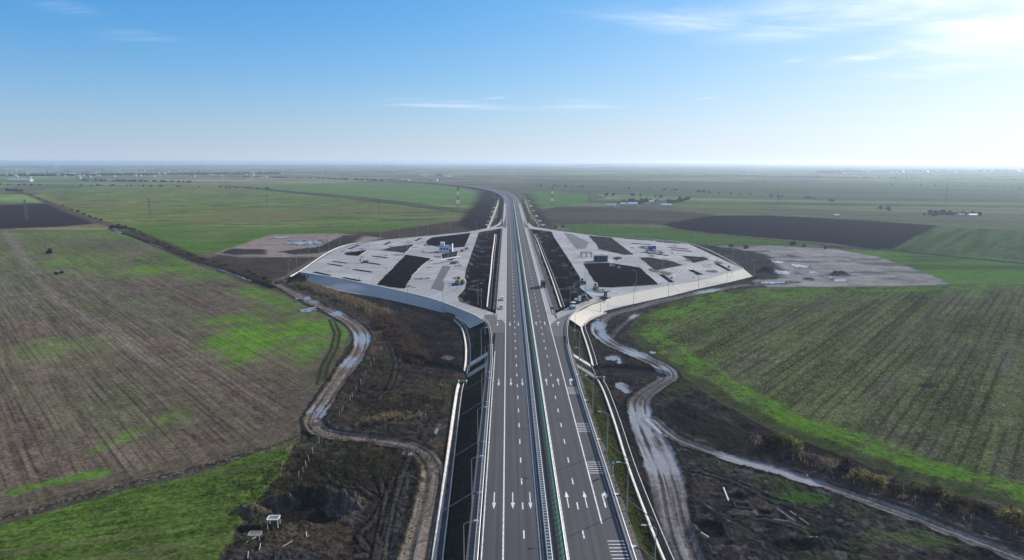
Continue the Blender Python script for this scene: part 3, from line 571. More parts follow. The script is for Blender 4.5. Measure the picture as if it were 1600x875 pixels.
    dr = sdf(X, Y, np.vstack([offset(AX, -6.6), offset(AX, 22.6)[::-1]]), 5); Z = np.where(dr < 0, -.35, Z)
    for ln, zl in ((chanL_near, ZF), (chanL_far, ZF), (chanR_near, ZF), (chanR_far, ZF), (far_chanL, ZF), (far_chanR, ZF), (inner_chanL, -1.6), (inner_chanR, -1.2)):
        D, S, SD, idx, _ = pdist(X, Y, ln, 6); q = 1 - ss(D, 1.1, 1.9); Z += (zl - .75 - Z) * q; q2 = (1 - ss(D, 2.6, 5.5)) * (D > 1.1); Z += (np.minimum(Z, zl - .15) - Z) * q2
    # crops and the open plain: colours warmed and brightened to offset blue sky light and haze
    fld = np.isin(cat, [1, 2, 4, 5, 6, 7, 8, 9, 11]) | ((cat == 0) & (Y > 620)); A = np.where(fld[:, None], A * np.array([1.24, 1.18, .98]), A); A = np.where((cat == 1)[:, None], A * np.array([.86, .885, .99]), A); A = np.where((cat == 2)[:, None], A * np.array([.84, .88, .98]), A); A = np.where((cat == 6)[:, None], A * .92, A)
    A = np.where(((cat == 0) & (Y < 300))[:, None], A * .84, A)
    # far rises of the land
    Z += 26 * np.exp(-((X - 4500) / 3500) ** 2 - ((Y - 20000) / 2500) ** 2) + 20 * np.exp(-((X + 15000) / 7000) ** 2 - ((Y - 24000) / 3000) ** 2)
    return Z, np.clip(A, .004, .5), wet, cat

# ground material: base colour per point, fine grain from noise, wet mud shines, its pale sky sheen put into the colour
def ground_mat():
    m = bpy.data.materials.new('earth'); m.use_nodes = True; t = m.node_tree; b = t.nodes['Principled BSDF']; out = t.nodes['Material Output']
    at = N(t, 'ShaderNodeAttribute', attribute_name='earth_colour'); we = N(t, 'ShaderNodeAttribute', attribute_name='wetness')
    g = N(t, 'ShaderNodeNewGeometry')
    n = N(t, 'ShaderNodeTexNoise', inp={'Scale': 1.1, 'Detail': 6.0, 'Roughness': 0.75}); L(t, g.outputs['Position'], n.inputs['Vector'])
    n2 = N(t, 'ShaderNodeTexNoise', inp={'Scale': .16, 'Detail': 4.0, 'Roughness': 0.6}); L(t, g.outputs['Position'], n2.inputs['Vector'])
    k = mth(t, 'ADD', mth(t, 'MULTIPLY', sstep(t, n.outputs[0], .28, .72), .9), .55)
    k = mth(t, 'MULTIPLY', k, mth(t, 'ADD', mth(t, 'MULTIPLY', sstep(t, n2.outputs[0], .3, .7), .3), .85))
    sc_ = N(t, 'ShaderNodeVectorMath', operation='SCALE'); L(t, at.outputs['Color'], sc_.inputs[0]); L(t, k, sc_.inputs['Scale'])
    wf = we.outputs['Fac']
    bp = N(t, 'ShaderNodeBump', inp={'Strength': .7, 'Distance': .26}); L(t, n.outputs[0], bp.inputs['Height'])
    df = N(t, 'ShaderNodeBsdfDiffuse', inp={'Roughness': .6}); L(t, sc_.outputs[0], df.inputs['Color']); L(t, bp.outputs[0], df.inputs['Normal'])
    L(t, mix(t, .7, sc_.outputs[0], (.225, .21, .21)), b.inputs['Base Color']); b.inputs['Roughness'].default_value = .24; b.inputs['Specular IOR Level'].default_value = .7
    mx = N(t, 'ShaderNodeMixShader'); L(t, wf, mx.inputs[0]); L(t, df.outputs[0], mx.inputs[1]); L(t, b.outputs[0], mx.inputs[2]); L(t, mx.outputs[0], out.inputs['Surface'])
    return m
M_ground = ground_mat()
M_water = bpy.data.materials.new('standing_water'); M_water.use_nodes = True
_b = M_water.node_tree.nodes['Principled BSDF']; _b.inputs['Base Color'].default_value = (.20, .197, .195, 1); _b.inputs['Roughness'].default_value = .06; _b.inputs['IOR'].default_value = 1.33
_n = N(M_water.node_tree, 'ShaderNodeTexNoise', inp={'Scale': 1.2, 'Detail': 2.0}); _g = N(M_water.node_tree, 'ShaderNodeNewGeometry'); L(M_water.node_tree, _g.outputs['Position'], _n.inputs['Vector'])
_bp = N(M_water.node_tree, 'ShaderNodeBump', inp={'Strength': .05, 'Distance': .05}); L(M_water.node_tree, _n.outputs[0], _bp.inputs['Height']); L(M_water.node_tree, _bp.outputs[0], _b.inputs['Normal'])

M_stream = bpy.data.materials.new('bank_reflection_water'); M_stream.use_nodes = True; _c = M_stream.node_tree.nodes['Principled BSDF']; _c.inputs['Base Color'].default_value = (.008, .008, .007, 1); _c.inputs['Roughness'].default_value = .45; _c.inputs['Specular IOR Level'].default_value = .02  # near-black colour stands in for the bank's reflection

def build_ground():
    ys = np.r_[253.9, 254.3, 254.8, 255.4, np.arange(256, 300, .5), np.arange(300, 900, 1.0), np.arange(900, 1100, 5), np.arange(1100, 1500, 40)]
    xs = np.r_[np.linspace(-1500, -40, 220), np.arange(-36, 1640, 1.25), np.linspace(1645, 3100, 220)]
    nr, nc = len(ys), len(xs)
    px, py = np.meshgrid(xs, ys)
    x = (px - CX) / F; y = -(py - CY) / F
    d0 = x; d1 = cp + y * sp; d2 = -sp + y * cp
    d0, d1 = cyw * d0 + syw * d1, -syw * d0 + cyw * d1
    t = (ZF - H) / d2
    X = (d0 * t).ravel(); Y = (d1 * t).ravel()
    Z, A, wet, cat = fields(X, Y)
    V = np.stack([X, Y, Z], 1).astype(np.float32)
    i = np.arange(nr - 1)[:, None] * nc + np.arange(nc - 1)[None]
    Q = np.stack([i, i + nc, i + nc + 1, i + 1], -1).reshape(-1, 4)
    fc = cat[Q[:, 1]]
    names = {0: 'ground', 1: 'ploughed_field', 2: 'meadow', 3: 'fallow_field', 4: 'wheat_field', 5: 'young_wheat_field', 6: 'crop_field', 7: 'striped_field', 8: 'grass_strip', 9: 'grass_strip', 10: 'bare_field', 11: 'young_wheat_field', 12: 'construction_yard', 13: 'dirt_track', 20: 'water', 21: 'stream'}
    for k in sorted(set(fc.tolist())):
        q = Q[fc == k]; used, inv = np.unique(q, return_inverse=True); q = inv.reshape(-1, 4)
        me = bpy.data.meshes.new(names[k]); nv, nf = len(used), len(q)
        me.vertices.add(nv); me.vertices.foreach_set('co', V[used].ravel())
        me.loops.add(nf * 4); me.loops.foreach_set('vertex_index', q.ravel().astype(np.int32))
        me.polygons.add(nf); me.polygons.foreach_set('loop_start', np.arange(0, nf * 4, 4, dtype=np.int32))
        me.update(calc_edges=True)
        ca = me.attributes.new('earth_colour', 'FLOAT_COLOR', 'POINT'); ca.data.foreach_set('color', np.c_[A[used], np.ones(nv)].astype(np.float32).ravel())
        wa = me.attributes.new('wetness', 'FLOAT', 'POINT'); wa.data.foreach_set('value', wet[used].astype(np.float32))
        me.materials.append(M_water if k == 20 else M_stream if k == 21 else M_ground)
        me.polygons.foreach_set('use_smooth', np.ones(nf, bool))
        o = bpy.data.objects.new(names[k], me); col.objects.link(o); o['kind'] = 'structure'
    return None
build_ground()
def ground_z(x, y):
    """rest height for things set on open land"""
    Z, *_ = fields(np.array([x, x + .01]), np.array([y, y + .01])); return float(Z[0])
def ground_zs(pts):
    a = np.array(pts, float); return fields(a[:, 0].copy(), a[:, 1].copy())[0]

# ------------------------------------------------------------------ paved surfaces
def mat_asphalt(name, c, streak=.18):
    m = bpy.data.materials.new(name); m.use_nodes = True; t = m.node_tree; b = t.nodes['Principled BSDF']
    g = N(t, 'ShaderNodeNewGeometry'); mp_ = N(t, 'ShaderNodeMapping'); L(t, g.outputs['Position'], mp_.inputs[0]); mp_.inputs['Scale'].default_value = (1.3, .010, 1)
    n = N(t, 'ShaderNodeTexNoise', inp={'Scale': 1.0, 'Detail': 4.0, 'Roughness': .6}); L(t, mp_.outputs[0], n.inputs['Vector'])
    n2 = N(t, 'ShaderNodeTexNoise', inp={'Scale': .05, 'Detail': 5.0, 'Roughness': .6}); L(t, g.outputs['Position'], n2.inputs['Vector'])
    n3 = N(t, 'ShaderNodeTexNoise', inp={'Scale': 6.0, 'Detail': 3.0, 'Roughness': .7}); L(t, g.outputs['Position'], n3.inputs['Vector'])
    k = mth(t, 'ADD', mth(t, 'MULTIPLY', mth(t, 'SUBTRACT', n.outputs[0], .5), streak * 3), mth(t, 'MULTIPLY', mth(t, 'SUBTRACT', n2.outputs[0], .5), .5))
    k = mth(t, 'ADD', mth(t, 'ADD', k, mth(t, 'MULTIPLY', mth(t, 'SUBTRACT', n3.outputs[0], .5), .25)), 1.0)
    sx_ = N(t, 'ShaderNodeSeparateXYZ'); L(t, g.outputs['Position'], sx_.inputs[0]); k = mth(t, 'ADD', k, mth(t, 'MULTIPLY', mth(t, 'COSINE', mth(t, 'MULTIPLY', mth(t, 'SUBTRACT', sx_.outputs[0], 1.07), 12.566 / 3.75)), streak * .22))
    v = N(t, 'ShaderNodeVectorMath', operation='SCALE'); v.inputs[0].default_value = c; L(t, k, v.inputs['Scale']); L(t, v.outputs[0], b.inputs['Base Color'])
    b.inputs['Roughness'].default_value = .8; b.inputs['Specular IOR Level'].default_value = .35
    return m
def mat_slabs(name, c, joint, sx, sy, rot, dirt=(.3, .26, .22), amt=.35):
    """concrete paving: slab joints, stains and patches of dried mud"""
    m = bpy.data.materials.new(name); m.use_nodes = True; t = m.node_tree; b = t.nodes['Principled BSDF']
    g = N(t, 'ShaderNodeNewGeometry'); mp_ = N(t, 'ShaderNodeMapping'); L(t, g.outputs['Position'], mp_.inputs[0]); mp_.inputs['Rotation'].default_value = (0, 0, rot)
    br = N(t, 'ShaderNodeTexBrick', offset=0.0, inp={'Scale': 1.0, 'Mortar Size': joint, 'Brick Width': sx, 'Row Height': sy, 'Color1': tuple(v * .93 for v in c) + (1,), 'Color2': tuple(min(1, v * 1.05) for v in c) + (1,), 'Mortar': tuple(v * .55 for v in c) + (1,)})
    L(t, mp_.outputs[0], br.inputs['Vector'])
    n = N(t, 'ShaderNodeTexNoise', inp={'Scale': .06, 'Detail': 7.0, 'Roughness': .65}); L(t, g.outputs['Position'], n.inputs['Vector'])
    n2 = N(t, 'ShaderNodeTexNoise', inp={'Scale': .8, 'Detail': 5.0, 'Roughness': .65}); L(t, g.outputs['Position'], n2.inputs['Vector'])
    tm = N(t, 'ShaderNodeMapping'); L(t, mp_.outputs[0], tm.inputs[0]); tm.inputs['Scale'].default_value = (.9, .05, 1)
    nt_ = N(t, 'ShaderNodeTexNoise', inp={'Scale': 1.0, 'Detail': 4.0, 'Roughness': .6, 'Distortion': .6}); L(t, tm.outputs[0], nt_.inputs['Vector'])
    b0 = mix(t, mth(t, 'MULTIPLY', sstep(t, nt_.outputs[0], .52, .68), .35), br.outputs[0], tuple(v * .62 for v in c))
    if sx == sy:
        big = N(t, 'ShaderNodeTexBrick', offset=0.37, inp={'Scale': 1.0, 'Mortar Size': 0.0, 'Brick Width': 46, 'Row Height': 17, 'Color1': (.74, .75, .78, 1), 'Color2': (1.06, 1.05, 1.03, 1)}); L(t, mp_.outputs[0], big.inputs['Vector'])
        b0 = mix(t, 1.0, b0, big.outputs[0], 'MULTIPLY')
    cc = mix(t, mth(t, 'MULTIPLY', sstep(t, n.outputs[0], .46, .68), amt), b0, dirt)
    cc = mix(t, mth(t, 'MULTIPLY', sstep(t, n2.outputs[0], .45, .75), .22), cc, tuple(v * .6 for v in c))
    L(t, cc, b.inputs['Base Color']); b.inputs['Roughness'].default_value = .9; b.inputs['Specular IOR Level'].default_value = .2
    return m
M_road = mat_asphalt('asphalt', (.050, .050, .058), .5)
M_ramp = mat_asphalt('worn_asphalt', (.088, .086, .085), .1)
M_band = mat_asphalt('fresh_asphalt', (.085, .09, .105), .05)
M_pave = mat_slabs('concrete_paving', (.318, .325, .345), .10, 6, 6, R(20), dirt=(.25, .225, .195), amt=.5)
M_should = mat_slabs('concrete_shoulder', (.33, .315, .315), .06, 40, 6, 0, amt=.2)
M_berm = mat_slabs('verge_slabs', (.105, .10, .10), .12, 4, 1.6, 0, dirt=(.06, .055, .05), amt=.5)
M_median = mat('median_gravel', (.085, .085, .088), .9, .2, 3)
M_white = mat('road_paint', (.60, .60, .61), .7, .28, 1.2)
M_conc = mat('concrete', (.50, .48, .44), .85, .2, .8, c2_=(.6, .58, .54))
M_concg = mat('weathered_concrete', (.24, .235, .23), .9, .35, 1.0)
M_bed = mat('dark_channel_bed', (.075, .075, .08), .9, .35, .8)  # darker concrete for channel bottoms and right faces
M_steel = mat('galvanised_steel', (.62, .63, .65), .42, .12, 2, metal=.55, spec=.5)
M_post = mat('dull_steel', (.34, .35, .37), .5, .15, 2, metal=.3)
M_lamp = mat('lamp_steel', (.27, .28, .29), .6, .1, 2)
M_green = mat('green_painted_steel', (.05, .17, .10), .5, .2, 2)
M_soil = mat('dark_soil', (.0085, .008, .0085), .95, .45, .35, detail=8)
M_soilg = mat('weedy_soil', (.03, .035, .018), .95, .7, .22, c2_=(.075, .072, .06), detail=8)
M_soilr = mat('stony_soil', (.016, .015, .015), .95, .5, .25, c2_=(.07, .065, .06), detail=9)
M_glass = mat('dark_glass', (.02, .025, .03), .1, .1, 2, spec=.6)
M_tyre = mat('rubber', (.018, .018, .018), .85, .2, 4)
M_wall = mat('white_render', (.62, .64, .68), .8, .06, .6)
M_dark = mat('dark_paint', (.035, .035, .04), .5, .2, 1)
M_navy = mat('navy_cladding', (.035, .05, .10), .5, .12, 1)
M_greyroof = mat('grey_roofing', (.20, .20, .21), .8, .2, 1)
M_blue = mat('blue_paint', (.02, .045, .22), .4, .12, 1)
M_teal = mat('teal_paint', (.05, .17, .22), .45, .15, 1)
M_yellow = mat('yellow_paint', (.34, .23, .04), .45, .12, 1)
M_silver = mat('silver_paint', (.50, .51, .53), .35, .08, 1, metal=.2)
M_tan = mat('bare_timber', (.27, .24, .20), .85, .25, 1.5)
M_brick = mat('brick', (.085, .058, .05), .9, .3, 2)
M_red = mat('red_paint', (.26, .05, .045), .6, .1, 1)
M_lattice = mat('grey_lattice_steel', (.09, .095, .10), .6, .1, 1)

def struct(name, mb, m): o = mb.build(name, m); o['kind'] = 'structure'; return o
def ribbon(mb, o0, o1, y0, y1, z):
    a, b = band(o0, o1, y0, y1)
    return mb.strip([(p[0], p[1], z) for p in a], [(p[0], p[1], z) for p in b])
def filled(name, outer, holes, z, m):
    bm = bmesh.new()
    for loop in [outer] + holes:
        vs = [bm.verts.new((p[0], p[1], z)) for p in loop]
        for i in range(len(vs)): bm.edges.new((vs[i], vs[(i + 1) % len(vs)]))
    bmesh.ops.triangle_fill(bm, edges=bm.edges[:], use_beauty=True)
    for f in bm.faces:
        if f.normal.z < 0: f.normal_flip()
    me = bpy.data.meshes.new(name); bm.to_mesh(me); bm.free(); me.materials.append(m)
    o = bpy.data.objects.new(name, me); col.objects.link(o); o['kind'] = 'structure'; return o

struct('motorway', ribbon(MB(), -4.95, 22.0, 40, 3600, .006), M_road)
struct('median_strip', ribbon(MB(), 6.3, 10.3, 40, 2600, .010), M_median)
Y_merge = P2(790, 509)[1]; Y_far = P2(790, 355)[1]
mb = MB(); ribbon(mb, -4.7, -1.1, Y_merge + 2, Y_far, .012); ribbon(mb, 18.15, 20.9, P2(860, 500)[1], Y_far, .012); struct('hard_shoulder', mb, M_should)
mb = MB(); ribbon(mb, -7.3, -5.3, 60, Y_merge - 25, .014); ribbon(mb, 21.95, 23.5, 60, Y_merge - 25, .014); struct('verge', mb, M_berm)
mb = MB(); ribbon(mb, -6.9, -5.2, Y_merge + 22, Y_far - 10, .014); ribbon(mb, 21.4, 24.0, Y_merge + 22, Y_far - 10, .014); ribbon(mb, -7.2, -5.3, Y_far + 30, 1500, .014); ribbon(mb, 21.9, 23.4, Y_far + 30, 1500, .014); struct('verge', mb, mat('dirt_verge', (.12, .105, .092), .95, .4, .4))
filled('rest_area_pavement', platL, [wedgeL], 0.0, M_pave)
filled('rest_area_pavement', platR, [wedgeR], 0.0, M_pave)
# slip roads
rampL = PW([(755.5, 497.5), (757.5, 491.5), (771, 491.5), (778, 496), (784, 501), (788.6, 508.5), (788.6, 520), (772, 520), (768.3, 530), (766.5, 518), (763, 507)], 0)
mb = MB(); mb.poly(rampL[::-1], .010); struct('slip_road', mb, M_ramp)
rampR = PW([(855, 512), (868, 500.5), (880, 494), (896, 487), (915, 478), (934, 469), (945, 466), (948, 467.5), (926, 475), (905, 485.5), (893, 493), (886.8, 502), (884.2, 512), (884.2, 525), (862, 525)], 0)
mb = MB(); mb.poly(rampR, .010); struct('slip_road', mb, M_ramp)
goreL = PW([(779, 490), (789, 490), (789, 507), (785.5, 501), (781, 496.5)], 0)
mb = MB(); mb.poly(goreL, .017); struct('gore_area', mb, M_should)
goreR = PW([(857, 492), (863, 492), (868, 497.5), (871, 498.5), (862, 505.5), (859.5, 510)], 0)
mb = MB(); mb.poly(goreR, .017); struct('gore_area', mb, M_should)
# far slip roads curve off to the platforms
def curve_road(pts, wd, z, m, name):
    ln = resample(PW(pts, 0), 4); a = offset(ln, -wd / 2); b = offset(ln, wd / 2)
    mb = MB().strip([(p[0], p[1], z) for p in a], [(p[0], p[1], z) for p in b]); o = struct(name, mb, m); return o
curve_road([(788.3, 318), (787.8, 330), (786.5, 340), (782.5, 348), (774, 353.5), (755, 358.5), (735, 362)], 4.2, .012, M_should, 'slip_road')
curve_road([(812.5, 318), (816, 332), (819.5, 342), (824, 349), (832, 354.5), (848, 358), (866, 361)], 4.2, .012, M_should, 'slip_road')
# darker lanes across the platforms
mb = MB(); mb.poly(PW(c2([(1085, 880), (1160, 735), (1212, 740), (1130, 885)]), 0), .010); mb.poly(PW([(673, 450.5), (686, 438), (695, 441), (692, 456)], 0)[::-1], .011); struct('asphalt_lane', mb, M_band)
mb = MB(); mb.poly(PW(c3([(320, 532), (375, 540), (480, 592), (452, 630), (400, 633)]), 0), .010); struct('asphalt_lane', mb, M_band)

def bed(pts, m, name='soil_bed', h=.16, ridged=True):
    pl = [np.array(q, float) for q in pts]; p = []
    for i in range(len(pl)):
        a, b = pl[i], pl[(i + 1) % len(pl)]; k_ = max(1, int(np.linalg.norm(b - a) / 3.0))
        p += [a + (b - a) * j / k_ for j in range(k_)]
    p = np.array(p); p = p + rng.normal(0, .22 if name == 'soil_bed' else .08, p.shape); c = p.mean(0); mb = MB(); n = len(p)
    for k, zz_ in ((1.0, .02), (.985, h), (.8, h + .12), (.45, h + .2)):
        for q in p:
            v = c + (q - c) * k; mb.v.append((v[0], v[1], zz_ + (random.uniform(-.05, .12) if k < .9 and ridged else 0)))
    mb.v.append((c[0], c[1], h + .2))
    for r_ in range(3):
        for i in range(n): mb.f.append((r_ * n + i, r_ * n + (i + 1) % n, (r_ + 1) * n + (i + 1) % n, (r_ + 1) * n + i))
    for i in range(n): mb.f.append((3 * n + i, 3 * n + (i + 1) % n, 4 * n))
    if name == 'soil_bed':
        kb = MB(); sc_k = [c + (q - c) * (1 + .38 / max(np.linalg.norm(q - c), 1)) for q in p]
        A = [(q[0], q[1], .15) for q in p] + [(p[0][0], p[0][1], .15)]; B = [(q[0], q[1], .15) for q in sc_k] + [(sc_k[0][0], sc_k[0][1], .15)]; D_ = [(q[0], q[1], -.02) for q in B]
        kb.strip(A, B); kb.strip(B, D_); struct('kerb', kb, M_conc)
    return struct(name, mb, m)
for pts, m in (([(750, 855), (930, 668), (1090, 692), (1030, 735), (975, 792), (925, 880), (850, 874)], M_soil), ([(545, 660), (695, 637), (638, 676), (565, 672)], M_soil), ([(775, 640), (850, 620), (985, 602), (925, 658)], M_soilg),
               ([(1057, 582), (1090, 562), (1335, 533), (1298, 620), (1215, 628), (1062, 610)], M_soil), ([(1150, 665), (1255, 645), (1245, 690), (1215, 705), (1160, 695)], M_soilr)):
    bed(PW(c2(pts), 0), m)
for pts, m in (([(442, 724), (600, 718), (795, 748), (915, 855), (620, 874), (540, 872), (500, 820)], M_soil), ([(475, 550), (618, 562), (755, 668), (700, 670), (540, 635), (525, 605)], M_soilr), ([(790, 687), (850, 684), (1008, 712), (1065, 735), (892, 768)], M_soilg), ([(1050, 674), (1198, 684), (1230, 700), (1132, 720)], M_soilg), ([(620, 690), (660, 680), (690, 690), (650, 705)], M_soilr)):
    bed(PW(c3(pts), 0), m)
def bar_bed(a, b, wd, m=M_soil):
    a, b = np.array(P2(*a)), np.array(P2(*b)); d = (b - a) / np.linalg.norm(b - a); nrm = np.array([-d[1], d[0]]) * wd / 2
    bed([a + nrm, b + nrm, b - nrm, a - nrm], m, 'planting_strip')
SL = [((575, 635), (640, 609), 2.2), ((800, 606), (835, 588), 2.2), ((990, 583), (1030, 565), 2.6), ((475, 710), (567, 722), 1.3), ((445, 725), (537, 740), 1.2), ((720, 676), (822, 690), 1.8), ((650, 713), (772, 730), 1.7), ((605, 760), (720, 778), 2.0), ((360, 776), (462, 798), 2.0), ((540, 811), (650, 832), 2.0)]
SR = [((928, 793), (995, 840), 2.6), ((1108, 763), (1175, 793), 3.0), ((1268, 723), (1355, 768), 2.4), ((695, 567), (820, 577), 1.6), ((895, 587), (1040, 600), 1.8), ((740, 598), (865, 607), 1.5), ((785, 625), (850, 632), 1.8), ((970, 624), (1095, 635), 1.2), ((985, 637), (1120, 650), 1.2), ((830, 657), (972, 675), 1.7)]
for a, b, wd in SL: bar_bed(c2([a])[0], c2([b])[0], wd)
for a, b, wd in SR: bar_bed(c3([a])[0], c3([b])[0], wd)
# parking bays beside the strips
mb = MB()
def line_seg(mb, a, b, wd, z):
    a, b = np.array(a), np.array(b); d = b - a; l = np.linalg.norm(d); d /= l; nn = np.array([-d[1], d[0]]) * wd / 2
    return mb.add([(*(a - nn), z), (*(b - nn), z), (*(b + nn), z), (*(a + nn), z)], [(0, 1, 2, 3)])
dl = np.array(P2(531, 386)) - np.array(P2(467, 425)); dl /= np.linalg.norm(dl); dr_ = np.array(P2(1085, 384)) - np.array(P2(1160, 421)); dr_ /= np.linalg.norm(dr_)
for S_, cr, dd in ((SL, c2, dl), (SR, c3, dr_)):
    for a, b, wd in S_:
        a, b = np.array(P2(*cr([a])[0])), np.array(P2(*cr([b])[0])); l = np.linalg.norm(b - a); n_ = int(l / 4.2)
        if l < 22: continue
        for k in range(n_ + 1):
            q = a + (b - a) * k / max(n_, 1)
            for s_ in (1.6, -1.6): line_seg(mb, q + dd * s_, q + dd * s_ * 7.5, .34, .008)
for k in range(11):
    q = np.array(P2(*c3([(1010 + 20 * k, 795 - 8 * k)])[0])); line_seg(mb, q - dr_ * 5, q + dr_ * 9, .25, .008)
for k in range(9):
    q = np.array(P2(*c2([(1000 + 12 * k, 665 - 7 * k)])[0])); line_seg(mb, q, q + np.array([11., 2.]), .28, .009)
for k in range(8):
    q = np.array(P2(*c2([(850 + 15 * k, 603 - 4.5 * k)])[0])); line_seg(mb, q - dl * 9, q + dl * 8, .28, .009)
struct('parking_marking', mb, M_white)

# mud carried onto the new paving, and the tyre marks of the site traffic
M_stain = mat('dried_mud', (.17, .15, .13), .95, .35, .5); M_tmark = mat('tyre_dirt', (.20, .195, .195), .95, .25, .6)
q_ = np.random.default_rng(5)
for plat, wed, dd in ((platL, wedgeL, dl), (platR, wedgeR, dr_)):
    pa = np.array(plat); st, tm_ = MB(), MB(); k = 0
    inside = lambda p: sdf(p[:, 0].copy(), p[:, 1].copy(), pa, 40).max() < -2.5 and sdf(p[:, 0].copy(), p[:, 1].copy(), np.array(wed), 40).min() > 1.0 and abs(p[:, 0] - 8.5).min() > 14.5
    while k < 46:
        c = q_.uniform(pa.min(0), pa.max(0)); r = q_.uniform(1.2, 5.0) * (.5 if k % 2 else 1); an = np.linspace(0, 2 * math.pi, 22)[:-1]
        p = c + np.stack([np.cos(an) * r * q_.uniform(.5, 1.4) * q_.uniform(.55, 1.2, 21), np.sin(an) * r * q_.uniform(.7, 2.4) * q_.uniform(.55, 1.2, 21)], 1)
        if inside(p): st.poly([tuple(v) for v in p], .004 + .00004 * k); k += 1
    k = 0
    while k < 40:
        c = q_.uniform(pa.min(0), pa.max(0)); an = q_.choice([0, 1]) * math.pi / 2 + math.atan2(dd[1], dd[0]) + q_.normal(0, .15); l = q_.uniform(14, 46); cv = q_.normal(0, .25); tt = np.linspace(-.5, .5, 14); th = an + cv * tt
        p = c + np.cumsum(np.stack([np.cos(th), np.sin(th)], 1) * l / 14, 0) - 0
        if inside(p):
            for e in (-.95, .95): a, b = offset(p, e - .17), offset(p, e + .17); tm_.strip([(*v, .0062 + .00003 * k) for v in a], [(*v, .0062 + .00003 * k) for v in b])
            k += 1
    struct('mud_stain', st, M_stain); struct('tyre_mark', tm_, M_tmark)

# ------------------------------------------------------------------ lane markings
mb = MB()
Y_bar = P2(947, 845.5)[1]
for o0, o1, y0, y1 in ((-.98, -.70, 40, 2400), (17.76, 18.04, Y_bar, 2400), (10.42, 10.74, 40, 2400), (5.62, 5.86, 40, 2400), (-4.72, -4.5, 60, Y_merge - 30), (-4.6, -4.45, Y_far + 20, 1500), (20.95, 21.1, Y_far + 20, 1500)):
    ribbon(mb, o0, o1, y0, y1, .022)
struct('edge_line', mb, M_white)
mb = MB()
y = P2(902, 661)[1] + 10.65 * 40
ys_ = [P2(902, 661)[1] - 2.75 + 10.65 * k for k in range(-12, 130)]
for X0 in (2.97, 13.98):
    for y in ys_:
        if 50 < y < 1600:
            j = np.interp(y, AX[:, 1], AX[:, 0]) ; k = np.interp(y + 2.8, AX[:, 1], AX[:, 0])
            mb.add([(X0 - .13 + j, y, .022), (X0 + .13 + j, y, .022), (X0 + .13 + k, y + 2.8, .022), (X0 - .13 + k, y + 2.8, .022)], [(0, 1, 2, 3)])
struct('lane_marking', mb, M_white)
mb = MB()
def arrow(x, y, s):
    """straight arrow 7 m long, pointing along s"""
    mb.add([(x - .11, y - 3.5 * s, .026), (x + .11, y - 3.5 * s, .026), (x + .11, y + .9 * s, .026), (x - .11, y + .9 * s, .026)], [(0, 1, 2, 3)] if s > 0 else [(3, 2, 1, 0)])
    mb.add([(x - .42, y + .9 * s, .026), (x + .42, y + .9 * s, .026), (x, y + 3.5 * s, .026)], [(0, 1, 2)] if s > 0 else [(2, 1, 0)])
def turn(x, y):
    mb.add([(x - .15, y - 3.5, .026), (x + .15, y - 3.5, .026), (x + .15, y + 1.2, .026), (x - .15, y + 1.8, .026)], [(0, 1, 2, 3)])
    mb.add([(x + .15, y + 1.2, .026), (x + .55, y + 1.2, .026), (x + .55, y + 2.4, .026), (x + .1, y + 2.4, .026), (x - .15, y + 1.8, .026)], [(0, 1, 2, 3, 4)])
    mb.add([(x + .55, y + .2, .026), (x + 1.25, y + 1.8, .026), (x + .55, y + 3.4, .026)], [(0, 1, 2)])
for yy in (129.3, 205.0, 283.0):
    for x in ((-2.8, 1.0, 4.55) if yy < 280 else (1.0, 4.5, -4.3)): arrow(x, yy, -1)
    for x in (12.15, 15.85): arrow(x, yy + .5, 1)
    turn(19.55 if yy < 280 else 21.3, yy + .5)
struct('arrow_marking', mb, M_white)
mb = MB()
for ys0, n_ in ((845.5, 8), (722, 6), (661.5, 6), (605.5, 6)):
    y0 = P2(940, ys0)[1]
    for k in range(n_): mb.add([(18.1, y0 - 1.12 * k - .12, .026), (21.15, y0 - 1.12 * k - .12, .026), (21.15, y0 - 1.12 * k + .12, .026), (18.1, y0 - 1.12 * k + .12, .026)], [(0, 1, 2, 3)])
struct('rumble_marking', mb, M_white)

# ------------------------------------------------------------------ concrete slopes, channels, culverts
def mat_lining(name, c, c_j):
    m = bpy.data.materials.new(name); m.use_nodes = True; t = m.node_tree; b = t.nodes['Principled BSDF']
    uv = N(t, 'ShaderNodeUVMap'); sp_ = N(t, 'ShaderNodeSeparateXYZ'); L(t, uv.outputs[0], sp_.inputs[0])
    fr = mth(t, 'FRACT', mth(t, 'DIVIDE', sp_.outputs[0], 4.0)); j = mth(t, 'LESS_THAN', fr, .075)
    n = N(t, 'ShaderNodeTexNoise', inp={'Scale': .5, 'Detail': 6.0, 'Roughness': .65}); L(t, uv.outputs[0], n.inputs['Vector'])
    mp_ = N(t, 'ShaderNodeMapping'); L(t, uv.outputs[0], mp_.inputs[0]); mp_.inputs['Scale'].default_value = (2.2, .12, 1)
    n2 = N(t, 'ShaderNodeTexNoise', inp={'Scale': .6, 'Detail': 5.0, 'Roughness': .6}); L(t, mp_.outputs[0], n2.inputs['Vector'])
    cc = mix(t, mth(t, 'MULTIPLY', sstep(t, n.outputs[0], .42, .75), .35), c, tuple(v * .72 for v in c)); cc = mix(t, mth(t, 'MULTIPLY', sstep(t, n2.outputs[0], .5, .7), .4), cc, tuple(v * .62 for v in c))
    L(t, mix(t, mth(t, 'MULTIPLY', j, .75), cc, c_j), b.inputs['Base Color']); b.inputs['Roughness'].default_value = .9; b.inputs['Specular IOR Level'].default_value = .2
    return m
